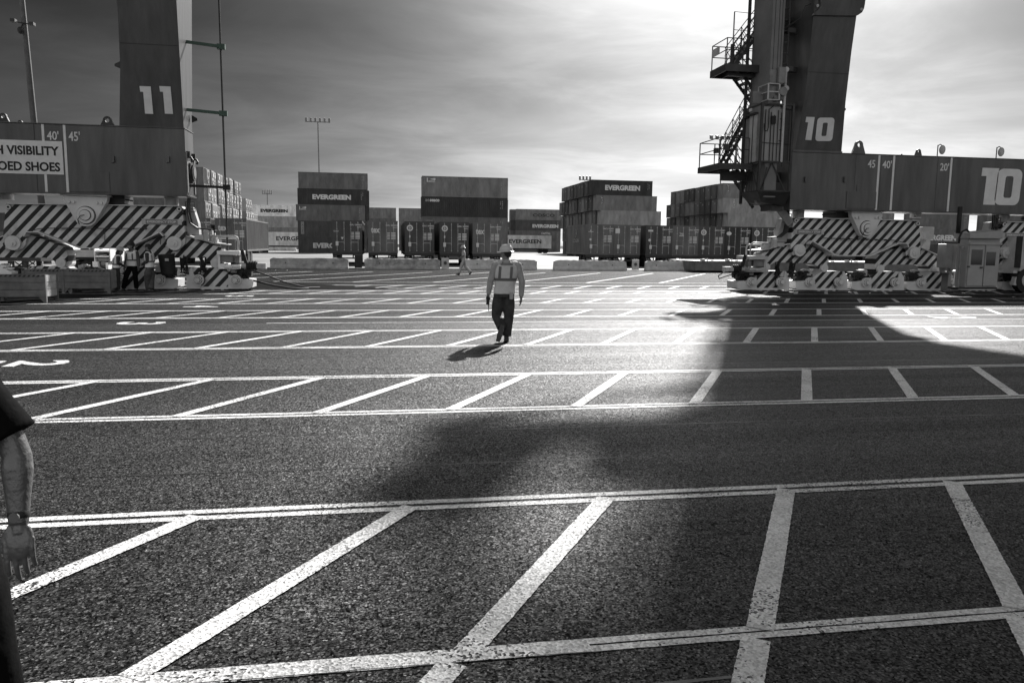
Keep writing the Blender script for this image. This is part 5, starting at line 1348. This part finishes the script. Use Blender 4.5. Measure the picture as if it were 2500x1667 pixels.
b = MB(); b.box(x0-.02, x1+.02, YB-.12, YB, zd+.01, zd+.1); b.build('door_track', 'booth', t)
b = MB(); b.box(x0-.3, x1+.1, YB+.05, yb2, zbt-.08, zbt); b.box(x0+.2, x0+.35, yb2, 29.9, ze-.3, ze-.15); b.box(x1-.35, x1-.2, yb2, 29.9, ze-.3, ze-.15); b.build('base', 'steel_dark', t)
b = MB(); p = [rb(850, 690, 28.1), rb(858, 600, 28.1), rb(895, 520, 28.1), rb(960, 485, 28.1), rb(1000, 520, 28.1)]; b.tube([(x, 28.1, z) for x, z in p], .04, 8); p = rb(970, 540, 28.1); b.cyl((p[0], 28.6, p[1]), (p[0], 28.6, rb(970, 260, 28.6)[1]+.3), .09, 10)
b.build('conduit', 'black', t, smooth=True)
b = MB(); p = rb(895, 745, 28.3); b.cyl((p[0], 28.35, zbt), (p[0], 28.35, p[1]), .05, 8); b.box(p[0]-.06, p[0]+.06, 28.25, 28.4, p[1]-.05, p[1]+.05); b.build('corner_post', 'steel_mid', t)
a, c = ZR(640, 1050, 29.0), ZR(868, 700, 29.0)
b = MB(); b.box(a[0], c[0], 29.0, 29.5, a[1], c[1]); t = b.build('electric_cabinet', 'cabinet', c10, bevel=.012)
b = MB(); xm_ = (a[0]+c[0])/2; b.box(a[0]+.03, xm_-.008, 28.98, 29.0, a[1]+.04, c[1]-.04); b.build('door', 'cabinet', t); b = MB(); b.box(xm_+.008, c[0]-.03, 28.98, 29.0, a[1]+.04, c[1]-.04); b.build('door', 'cabinet', t)
b = MB(); b.box(a[0]-.05, c[0], 29.05, 29.6, a[1]-.22, a[1]-.16); b.box(a[0]+.1, a[0]+.2, 29.2, 29.4, a[1]-.16, a[1]); b.box(c[0]-.2, c[0]-.1, 29.2, 29.4, a[1]-.16, a[1]); b.box(c[0]-.35, c[0]-.2, 29.1, 29.5, .05, a[1]-.22); b.build('bracket', 'steel_mid', t)
a, c = ZR(300, 630, 30.9), ZR(492, 450, 30.9); 
b = MB(); b.prism([(a[0]+.1, a[1]), (c[0], a[1]), (c[0], c[1]), (a[0], c[1])], 30.9, 31.5); t = b.build('cable_hopper', 'steel_light', c10, bevel=.01)
b = MB(); a2 = ZR(340, 750, 30.9); b.prism([(a[0]+.3, a[1]), (c[0]-.1, a[1]), (c[0]-.12, a2[1]-.1), (a2[0]-.1, a2[1])], 30.95, 31.45); b.build('chute', 'steel_light', t)
# truck at the right edge
YK = 28.9
def kb(x, y, Y=YK): return ZR(x, y, Y)
xw, zw = kb(1850, 1250); 
t = thing('utility_truck', 'pale utility truck cut off by the right edge, front tyre and door in view', 'truck', (xw, YK, 0))
wr = .53
w = MB(); w.cyl((xw, YK-.02, wr), (xw, YK+.28, wr), wr, 30); wo = w.build('wheel', 'black', t); w = MB(); w.cyl((xw, YK-.05, wr), (xw, YK-.02, wr), .28, 20); w.build('rim', 'steel_light', wo)
xb0 = kb(1752, 1000)[0]
b = MB(); b.box(xb0, xb0+2.4, YK, YK+2.2, kb(1780, 1100)[1], kb(1780, 590)[1]); b.build('body', 'steel_light', t, bevel=.03)
b = MB(); b.box(xb0+.12, xb0+1.0, YK-.02, YK, 1.75, 2.3); b.build('window', 'glass', t)
b = MB(); b.box(xb0-.02, xb0, YK-.03, YK+.3, kb(1780, 1050)[1], kb(1780, 590)[1]+.02); b.build('door_edge', 'steel_dark', t)
b = MB(); p = kb(1680, 1110); b.box(p[0], xb0, YK+.1, YK+2, p[1]-.06, p[1]+.06); p2 = kb(1650, 1300); b.hexa([(p2[0], YK+.0, p2[1]), (p2[0]+.3, YK, p2[1]-.05), (p2[0]+.3, YK+.2, p2[1]-.05), (p2[0], YK+.2, p2[1])], [(p2[0]+.1, YK, p2[1]+.35), (p2[0]+.35, YK, p2[1]+.3), (p2[0]+.35, YK+.2, p2[1]+.3), (p2[0]+.1, YK+.2, p2[1]+.35)]); b.build('bumper', 'steel_light', t)
a, c = ZR(1440, 985, 30.6), ZR(1635, 770, 30.6)
t = thing('electric_cabinet', 'square electric box on a striped stand right of the control booth', 'cabinet', (a[0], 30.6, 0))
b = MB(); b.box(a[0], c[0], 30.6, 31.0, a[1], c[1]); b.build('case', 'booth', t, bevel=.01); b = MB(); b.box(a[0]+.3, c[0]-.03, 30.58, 30.6, a[1]+.04, c[1]-.04); b.build('door', 'booth', t)
b = MB(); p, q_ = ZR(1425, 1350, 30.6), ZR(1640, 1260, 30.6); b.box(p[0], q_[0], 30.6, 31.4, max(p[1], .02), q_[1]-.05); b.box(p[0], q_[0], 30.55, 31.45, q_[1]-.05, q_[1]); xs_ = ZR(1510, 1100, 30.8)[0]; b.box(xs_-.12, xs_+.12, 30.8, 31.1, q_[1], a[1]); b.build('stand', 'hazard', t)
# ================================================================== lamp masts
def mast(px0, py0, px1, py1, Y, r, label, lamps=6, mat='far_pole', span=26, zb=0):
    x1, z1 = at(px1, py1, Y); x0, z0 = at(px0, py0, Y)
    xb = x1+(x0-x1)*(z1-zb)/max(.1, (z1-z0))
    t = thing('lamp_mast', label, 'lamp mast', (xb, Y, 0), 'floodlight masts')
    b = MB(); b.tube([(xb, Y, zb), (x1, Y, z1)], [r*1.5, r], 10); b.build('pole', mat, t)
    w = span*Y/1869/2
    b = MB(); b.box(x1-w, x1+w, Y-.1, Y+.1, z1-.12, z1+.08); b.build('crossbar', mat, t)
    for i in range(lamps):
        x = x1-w+2*w*i/(lamps-1); b = MB(); s = w/lamps*.55
        b.hexa([(x-s, Y-.4, z1-.1*Y/100), (x+s, Y-.4, z1-.1*Y/100), (x+s, Y+.2, z1-.05), (x-s, Y+.2, z1-.05)], [(x-s, Y-.5, z1+.62*Y/140), (x+s, Y-.5, z1+.62*Y/140), (x+s, Y+.3, z1+.75*Y/140), (x-s, Y+.3, z1+.75*Y/140)])
        b.build('floodlight', mat, t)
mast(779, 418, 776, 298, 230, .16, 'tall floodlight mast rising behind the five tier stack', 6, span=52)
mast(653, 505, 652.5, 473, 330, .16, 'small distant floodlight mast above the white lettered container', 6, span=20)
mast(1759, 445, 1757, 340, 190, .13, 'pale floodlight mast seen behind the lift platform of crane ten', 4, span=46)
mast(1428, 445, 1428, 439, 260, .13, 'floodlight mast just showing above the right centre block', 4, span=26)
x0, z0 = at(83, 300, 62); x1, z1 = at(54, 0, 62)
sl_ = (x1-x0)/(z1-z0); t = thing('camera_pole', 'tall dark pole with cameras rising behind the left crane beam', 'pole', (x0-sl_*z0, 62, 0))
b = MB(); b.tube([(x0-sl_*z0, 62, 0), (x0, 62, z0), (x1, 62, z1), (x1+sl_*8, 62, z1+8)], [.27, .215, .17, .15], 16); b.build('pole', 'pole', t, smooth=True)
x, z = at(63, 62, 62); b = MB(); b.cyl((x-.75, 61.8, z+.15), (x+.6, 61.8, z), .04, 6); b.box(x-.85, x-.55, 61.6, 62, z+.1, z+.32); b.box(x+.35, x+.65, 61.6, 62, z-.05, z+.15); b.build('camera', 'steel_dark', t)
b = MB(); b.ball((x-.25, 61.7, z-.45), .2, .2, .25); b.cyl((x-.25, 61.7, z-.3), (x-.1, 61.8, z+.05), .04, 6); b.build('dome_camera', 'steel_dark', t)
# litter
for i, (px, py) in enumerate(((1118, 1012), (672, 661), (700, 661))):
    d = ray(px, py); s = -H/d.z; b = MB(); x, y = d.x*s, d.y*s
    b.add([(x-.05, y-.04, .012), (x+.06, y-.02, .012), (x+.05, y+.05, .05), (x-.04, y+.04, .02)], [(0, 1, 2, 3), (3, 2, 1, 0)][:1]); 
    b.add([(x-.05, y-.04, .01), (x+.06, y-.02, .01), (x+.02, y+.01, .06)], [(0, 1, 2)])
    if i: tag(b.build('paper_scrap', 'white'), ['', 'white scrap of paper in front of the left stained barrier', 'second scrap of paper just right of the first, by the left barrier'][i], 'litter', 'scraps of paper')
# ================================================================== people
def lerp(a, b, t): return Vector(a)*(1-t)+Vector(b)*t
def hand(mb, wrist, elbow, out, side, s=1.0, curl=.5):
    """palm hanging on from the forearm, five separate bent fingers. out: direction the back of the hand faces"""
    w = Vector(wrist); d = (w-Vector(elbow)).normalized(); o = Vector(out); o = (o-d*o.dot(d)).normalized(); a = d.cross(o)*side   # a: towards the thumb
    rot = Matrix((a, o, d)).transposed()
    mb.ball(w+d*.05*s, .042*s, .019*s, .06*s, rot); mb.tube([w-d*.02*s, w+d*.03*s], [(.026*s, .022*s)]*2, 8)
    for i, (off, L, r) in enumerate(((.036, .075, .0092), (.012, .084, .0095), (-.012, .078, .0092), (-.035, .062, .0082))):
        p = w+d*(.088-.006*abs(i-1))*s+a*off*s; dd = d.copy(); pts = [p-d*.03*s, p]
        for k, seg in enumerate((.42, .32, .26)):
            ang = curl*(.55+.25*k+.12*i); axis = a; q = Matrix.Rotation(ang*(1 if side > 0 else -1)*.8, 3, axis)
            cand = (q @ dd); alt = (Matrix.Rotation(-ang*(1 if side > 0 else -1)*.8, 3, axis) @ dd)
            dd = cand if cand.dot(o) < alt.dot(o) else alt
            p = p+dd*L*seg*s; pts.append(p)
        mb.tube(pts, [r*s*1.1, r*s*1.08, r*s, r*s*.92, r*s*.75], 8)
    p = w+a*.03*s+d*.025*s; dd = (d*.8+a*.55-o*.25).normalized(); pts = [w+a*.012*s, p, p+dd*.035*s, p+(dd*.7+d*.5).normalized()*.062*s]
    mb.tube(pts, [.014*s, .0125*s, .011*s, .008*s], 8)
def torso_rings(J, k, z0=None, z1=None, fat=1.0):
    pel, ch, nk = Vector(J['pelvis']), Vector(J['chest']), Vector(J['neck']); tw = J.get('twist', 0)
    ax = Vector((math.cos(tw), math.sin(tw), 0)); ay = Vector((-math.sin(tw), math.cos(tw), 0))
    prof = [(-.14, .165, .115), (-.02, .172, .122), (.12, .165, .115), (.35, .16, .112), (.6, .178, .122), (.8, .19, .118), (.92, .182, .1), (1.0, .09, .07)]
    R_ = []
    for t, rx, ry in prof:
        if z0 is not None and t < z0: continue
        if z1 is not None and t > z1: continue
        c = lerp(pel, ch, t/.7) if t < .7 else lerp(ch, nk, (t-.7)/.3)
        R_.append((c, rx*k*fat, ry*k*fat*(1.06 if k > 1 else 1), ax, ay))
    return R_
def person(label, loc, rz, J, wear, group=None, vox=.013, hands=True, scale=1.0):
    t = thing('person', label, 'person', loc, group, rz); t.scale = (scale,)*3
    hd = Vector(J['head']); hy = J.get('head_yaw', 0); hp = J.get('head_pitch', 0)
    Rm = Matrix.Rotation(hy, 3, 'Z') @ Matrix.Rotation(hp, 3, 'X')
    f = lambda x, y, z: hd+Rm @ Vector((x, y, z))
    b = MB()
    b.ball(f(0, -.012, .03), .077, .096, .1, Rm); b.ball(f(0, .03, -.055), .056, .062, .07, Rm)
    b.ball(f(0, .098, -.022), .014, .022, .024, Rm); b.ball(f(0, .085, -.066), .024, .016, .01, Rm); b.ball(f(0, .07, -.1), .026, .024, .022, Rm); b.ball(f(0, .083, .022), .05, .014, .012, Rm)
    for s in (-1, 1): b.ball(f(.077*s, -.005, -.01), .012, .022, .034, Rm); b.ball(f(.033*s, .088, .0), .014, .012, .009, Rm)
    nk = Vector(J['neck']); b.tube([nk-Vector((0, 0, .06)), nk, hd-Vector((0, 0, .06))], [.075, .058, .056], 12)
    b.loft(torso_rings(J, .93))
    for S, sd in (('R', 1), ('L', -1)):
        sh, el, wr = Vector(J['shoulder'+S]), Vector(J['elbow'+S]), Vector(J['wrist'+S])
        ar = J.get('arm_r', 1)
        b.tube([sh, lerp(sh, el, .5), lerp(sh, el, .9), lerp(el, wr, .1), lerp(el, wr, .28), lerp(el, wr, .7), wr], [.056*ar, .05*ar, .041*ar, .042*ar, .045*ar, .034*ar, .028*ar], 26)
        hp_, kn, an = Vector(J['hip'+S]), Vector(J['knee'+S]), Vector(J['ankle'+S])
        b.tube([hp_+Vector((0, 0, .05)), lerp(hp_, kn, .4), lerp(hp_, kn, .92), lerp(kn, an, .1), lerp(kn, an, .35), an], [.085, .078, .055, .05, .052, .036], 12)
        b.tube([an+Vector((0, 0, .03)), an-Vector((0, 0, .03)), lerp(an, J['toe'+S], .6)], [.04, .042, .035], 10)
        if hands: hand(b, wr, el, J.get('back'+S, (sd, 0, 0)), J.get('thumb'+S, 1)*(1 if sd > 0 else 1), 1.0, J.get('curl'+S, .5))
    b.build('body', wear.get('skin', 'skin'), t, remesh=J.get('vox_body', .0085), local=True, smooth=True)
    # clothes
    b = MB(); b.loft(torso_rings(J, 1.0, None, .95, wear.get('fat', 1)))
    for S in 'RL':
        sh, el, wr = Vector(J['shoulder'+S]), Vector(J['elbow'+S]), Vector(J['wrist'+S]); ar = J.get('sleeve_r', 1)
        if wear.get('sleeve', 'long') == 'long': b.tube([lerp(sh, el, -.12), sh, lerp(sh, el, .5), el, lerp(el, wr, .4), lerp(el, wr, .93)], [.05, .075*ar, .068*ar, .06*ar, .058*ar, .045*ar], 14)
        else: b.tube([lerp(sh, el, -.12), sh, lerp(sh, el, .45), lerp(sh, el, .85)], [.055, .078*ar, .078*ar, .092*ar], 20)
    b.tube([nk-Vector((0, 0, .03)), nk+Vector((0, 0, .045))], [.095, .07], 14)
    b.build('shirt', wear.get('shirt', 'shirt'), t, remesh=vox, sm=2, local=True, smooth=True)
    b = MB(); b.loft([r for r in torso_rings(J, 1.03, None, .2, wear.get('fat', 1))])
    lr = wear.get('leg_r', 1)
    for S in 'RL':
        hp_, kn, an = Vector(J['hip'+S]), Vector(J['knee'+S]), Vector(J['ankle'+S])
        b.tube([hp_+Vector((0, 0, .06)), hp_-Vector((0, 0, .03)), lerp(hp_, kn, .45), kn, lerp(kn, an, .4), lerp(kn, an, .75), lerp(kn, an, .97)], [.09, .1, .092*lr, .076*lr, .074*lr, .07*lr, .072*lr], 14)
    b.build('trousers', wear.get('trousers', 'denim'), t, remesh=vox, sm=2, local=True, smooth=True)
    for S in 'RL':
        an, to = Vector(J['ankle'+S]), Vector(J['toe'+S]); d = (to-an); fd = Vector((d.x, d.y, 0)); up = Vector(J.get('footup'+S, (0, 0, 1)))
        heel = an-up*.06-d.normalized()*.055; b = MB()
        b.tube([heel, an-up*.05, lerp(an, to, .55)-up*.02, to], [(.04, .036), (.044, .045), (.047, .036), (.036, .022)], 12); b.tube([an+up*.08, an-up*.04], [.05, .045], 12)
        so = b.build('shoe', 'boot', t, remesh=.011, local=True, smooth=True)
        b = MB(); sd_ = d.normalized().cross(up).normalized(); pts = [heel-d.normalized()*.03, lerp(an, to, .5)-up*.055, to+d.normalized()*.025-up*.012]
        vs = []
        for p, w in zip(pts, (.038, .05, .036)): vs += [p-sd_*w-up*.012, p+sd_*w-up*.012, p+sd_*w-up*.034, p-sd_*w-up*.034]
        fs = [(i*4+k, i*4+(k+1) % 4, i*4+4+(k+1) % 4, i*4+4+k) for i in range(2) for k in range(4)]+[(3, 2, 1, 0), (8, 9, 10, 11)]
        b.add(vs, fs); b.build('sole', 'sole', so, local=True)
    if wear.get('vest'):
        b = MB(); b.loft([r for r in torso_rings(J, wear.get('vk', 1.12), wear.get('v0', -.03), .95, wear.get('fat', 1))])
        for S in 'RL': sh = Vector(J['shoulder'+S]); b.ball(lerp(sh, nk, .28)+Vector((0, 0, .022)), .07, .08, .035)
        vo = b.build('safety_vest', wear['vest'], t, remesh=vox, sm=2, local=True, smooth=True)
        tw = J.get('twist', 0); ax = Vector((math.cos(tw), math.sin(tw), 0)); ay = Vector((-math.sin(tw), math.cos(tw), 0))
        b = MB(); kk = wear.get('vk', 1.12)+.03; rr = torso_rings(J, kk, None, None, wear.get('fat', 1))
        def ring_at(z):
            for r0, r1 in zip(rr[:-1], rr[1:]):
                if r0[0].z <= z <= r1[0].z:
                    u = (z-r0[0].z)/(r1[0].z-r0[0].z); return (r0[0].lerp(r1[0], u), r0[1]+(r1[1]-r0[1])*u, r0[2]+(r1[2]-r0[2])*u, ax, ay)
            return rr[3]
        zb = wear.get('band', 1.16); b.loft([ring_at(zb-.025), ring_at(zb+.025)], 28)
        for sx in (-1, 1):
            for fy in (-1, 1):
                xo = .105*sx; pts = []
                for z in (zb, zb+.06, zb+.12, zb+.18, zb+.235):
                    c, rx, ry, _, _ = ring_at(z); y = fy*ry*max(.2, 1-abs(xo/rx)**2.5)**.4; pts.append(c+ax*xo+ay*y)
                for p, q in zip(pts[:-1], pts[1:]): b.bar(p, q, .05, .012, up=ay)
        b.build('reflective_tape', wear.get('tape', 'reflective'), vo, local=True)
    if wear.get('hat') == 'helmet':
        b = MB(); k = wear.get('hat_k', 1)
        rings = []
        for i in range(8):
            a = math.pi/2*i/7; rings.append((f(0, -.008, .045+.125*math.sin(a)*k), max(.006, .108*math.cos(a)**.8)*k, max(.008, .128*math.cos(a)**.8)*k, Rm @ Vector((1, 0, 0)), Rm @ Vector((0, 1, 0))))
        b.loft(rings, 26); b.bar(f(0, -.1, .15), f(0, .09, .15), .03, .05)
        ho = b.build('hard_hat', wear.get('hatm', 'helmet'), t, local=True, smooth=True)
        b = MB(); br = wear.get('brim', 1.0); b.loft([(f(0, .0, .052), .108*k, .128*k, Rm @ Vector((1, 0, 0)), Rm @ Vector((0, 1, 0))), (f(0, .006, .034), .138*k*br, .16*k*br, Rm @ Vector((1, 0, 0)), Rm @ Vector((0, 1, 0))), (f(0, .006, .026), .138*k*br, .16*k*br, Rm @ Vector((1, 0, 0)), Rm @ Vector((0, 1, 0)))], 26)
        b.build('brim', wear.get('hatm', 'helmet'), ho, local=True)
    elif wear.get('hat') == 'cap':
        b = MB(); b.ball(f(0, -.01, .06), .09, .11, .085, Rm); b.loft([(f(0, .1, .05), .07, .06, Rm @ Vector((1, 0, 0)), Rm @ Vector((0, 1, 0))), (f(0, .11, .04), .075, .075, Rm @ Vector((1, 0, 0)), Rm @ Vector((0, 1, 0)))], 18)
        b.build('cap', wear.get('hatm', 'black'), t, local=True, smooth=True)
    b = MB(); b.ball(f(0, -.035, .015), .082, .085, .075, Rm); b.ball(f(0, -.06, -.03), .06, .045, .05, Rm)
    if wear.get('long_hair'): b.tube([f(0, -.07, 0), f(.02, -.1, -.1), f(.05, -.08, -.22)], [.06, .06, .03], 10)
    b.build('hair', 'hair', t, remesh=.012, local=True, smooth=True)
    if wear.get('beard'): b = MB(); b.ball(f(0, .052, -.085), .058, .05, .055, Rm); b.build('beard', 'hair', t, local=True, smooth=True)
    return t
# --- the man walking away in a hard hat and vest (measured against the photo)
J = dict(pelvis=(-.04, 0, .90), chest=(-.01, .0, 1.24), neck=(.0, .03, 1.475), head=(-.015, .06, 1.625), head_yaw=R(50), head_pitch=R(-4),
         shoulderL=(-.2, 0, 1.425), elbowL=(-.29, -.03, 1.13), wristL=(-.335, .03, .86), shoulderR=(.2, 0, 1.425), elbowR=(.285, -.04, 1.12), wristR=(.275, .02, .82),
         hipL=(-.14, 0, .86), kneeL=(-.18, .06, .47), ankleL=(-.075, -.16, .265), toeL=(-.135, -.14, .05), footupL=(.1, 1, .1),
         hipR=(.05, 0, .86), kneeR=(.05, .05, .47), ankleR=(.01, .0, .095), toeR=(.03, .19, .035), backL=(-.6, -.8, 0), backR=(.9, -.35, 0), curlL=.9, curlR=.35, thumbR=1, thumbL=-1, twist=R(-3))
m1 = person('man in white hard hat and safety vest walking away across the stall lines', (2.29, 13.94, 0), -YAW, J,
            dict(vest='vest', tape='reflective', hat='helmet', hat_k=1.0, brim=1.0, fat=1.08, trousers='denim', leg_r=1.22, shirt='shirt', vk=1.1, v0=-.03, band=1.155, skin='skin_dark'), vox=.013)
b = MB(); b.box(.06, .13, -.175, -.145, .80, .93); b.build('pouch', 'shirt', m1, local=True, bevel=.008)
Wm = Matrix.Translation((2.29, 13.94, 0)) @ Matrix.Rotation(-YAW, 4, 'Z')
p = Wm @ Vector((-.345, .03, .775)); t = thing('two_way_radio', 'black handheld radio in the left hand of the man in the vest', 'radio', p)
b = MB(); b.box(-.028, .028, -.05, .0, -.09, .06); b.build('case', 'black', t, local=True, bevel=.006); b = MB(); b.cyl((.015, -.02, -.09), (.02, -.02, -.22), .008, 6); b.build('antenna', 'black', t, local=True)
# --- distant walker in pale overalls, heading left
J = dict(pelvis=(0, 0, .88), chest=(.0, .0, 1.2), neck=(0, .02, 1.43), head=(0, .04, 1.57), shoulderL=(-.17, .0, 1.36), elbowL=(-.2, .02, 1.1), wristL=(-.17, .24, .98), shoulderR=(.17, 0, 1.36), elbowR=(.21, .03, 1.09), wristR=(.16, .27, .97),
         hipL=(-.09, 0, .84), kneeL=(-.09, .14, .47), ankleL=(-.09, .27, .1), toeL=(-.09, .46, .05), hipR=(.09, 0, .84), kneeR=(.09, -.1, .47), ankleR=(.09, -.42, .16), toeR=(.09, -.3, .03), head_yaw=R(20), vox_body=.012)
person('distant walker in pale overalls and hard hat striding left past the barriers', (4.88, 45.45, 0), R(78), J, dict(hat='helmet', hat_k=1.0, shirt='coverall', trousers='coverall', sleeve='short', leg_r=1.15, fat=.95), vox=.018)
# --- three workers standing by the left crane
def stand(fx=0):
    return dict(pelvis=(0, 0, .9), chest=(0, 0, 1.22), neck=(0, .02, 1.45), head=(0, .04, 1.59), shoulderL=(-.18, 0, 1.38), elbowL=(-.23, -.02, 1.1), wristL=(-.2, .1, .88), shoulderR=(.18, 0, 1.38), elbowR=(.23, -.02, 1.1), wristR=(.2, .1, .88),
                hipL=(-.09, 0, .86), kneeL=(-.11, .02, .48), ankleL=(-.12, 0, .1), toeL=(-.15, .2, .04), hipR=(.09, 0, .86), kneeR=(.11, .02, .48), ankleR=(.12, 0, .1), toeR=(.15, .2, .04), vox_body=.011)
GW = 'workers standing by the left crane'
J = stand(); J.update(chest=(0, .03, 1.16), neck=(0, .1, 1.38), head=(0, .16, 1.5), head_pitch=R(-10), wristL=(-.05, .26, .98), wristR=(.08, .26, .95), elbowL=(-.24, .0, 1.07), elbowR=(.24, .02, 1.07), shoulderL=(-.17, .05, 1.3), shoulderR=(.17, .05, 1.3))
xa, _ = at(294, 713, 29.05)
person('short worker in wide brimmed hard hat beside the steel bin', (xa, 28.75, 0), R(-62), J, dict(hat='helmet', hatm='steel_light', brim=1.25, vest='vest_bright', tape='reflective', shirt='denim', trousers='denim', long_hair=True, skin='skin_dark', band=1.02, leg_r=1.1), GW, vox=.016, scale=.94)
J = stand(); J.update(wristL=(-.27, .05, .86), wristR=(.26, .05, .86), kneeR=(.2, .1, .49), ankleR=(.3, .12, .1), toeR=(.38, .3, .04), head_pitch=R(12), head_yaw=R(-25))
xb, _ = at(327, 712, 29.2)
person('worker in bright vest and dark hat, middle of the three by the crane', (xb, 29.15, 0), R(165), J, dict(hat='helmet', hatm='steel_dark', vest='vest_bright', tape='reflective', shirt='work_trousers', trousers='blackshirt', band=1.1, leg_r=1.1, skin='skin'), GW, vox=.016, scale=1.0)
J = stand(); J.update(ankleL=(.06, .12, .1), kneeL=(-.04, .1, .48), toeL=(.1, .3, .04), ankleR=(-.02, -.02, .1), toeR=(-.04, .18, .04), wristL=(-.08, .24, 1.0), wristR=(.1, .24, 1.02))
xc, _ = at(372, 713, 28.9)
person('bearded worker in dark cap and baggy trousers with crossed legs, beside the barrel', (xc, 28.75, 0), R(80), J, dict(hat='cap', vest='vest_bright', tape='reflective', shirt='denim', trousers='work_trousers', beard=True, band=1.1, leg_r=1.45, skin='skin_dark', vk=1.16), GW, vox=.016, scale=.97)
# --- man cut off by the left edge, close to the camera
def pdp(px, py, dep):
    d = ray(px, py)/FPX; return Vector((0, 0, H))+d*dep
wpos = pdp(46, 1277, 2.36)
J = stand(); J.update(shoulderL=(-.175, -.0, 1.345), elbowL=(-.312, -.03, 1.105), wristL=(-.345, .02, .89), shoulderR=(.2, 0, 1.36), hipL=(-.1, 0, .84), kneeL=(-.2, .03, .46), ankleL=(-.22, .0, .09), toeL=(-.26, .2, .04), backL=(-.35, .94, 0), curlL=.28, thumbL=1,
                      vox_body=.0034, arm_r=.98, sleeve_r=.9)
rz = -YAW-R(8)+math.pi; dxy = Matrix.Rotation(rz, 3, 'Z') @ Vector(J['wristL'])
nm_ = person('man in black short sleeved shirt with wristwatch, cut off by the left edge', (wpos.x-dxy.x, wpos.y-dxy.y, 0), rz, J, dict(shirt='blackshirt', trousers='blackshirt', sleeve='short', skin='skin', leg_r=1.2), vox=.012, scale=1.0)
nm_.scale = (1, 1, wpos.z/.89)
b = MB(); wr, el = Vector(J['wristL']), Vector(J['elbowL']); d = (el-wr).normalized()
b.tube([wr+d*.012, wr+d*.022, wr+d*.034, wr+d*.044], [.028, .031, .031, .028], 20); wo = b.build('wristwatch', 'steel_dark', nm_, local=True, smooth=True)
b = MB(); o = Vector((-.35, .94, 0)).normalized(); c = wr+d*.028+o*.03; b.cyl(c-o*.002, c+o*.007, .015, 18); b.build('watch_case', 'steel_mid', wo, local=True)
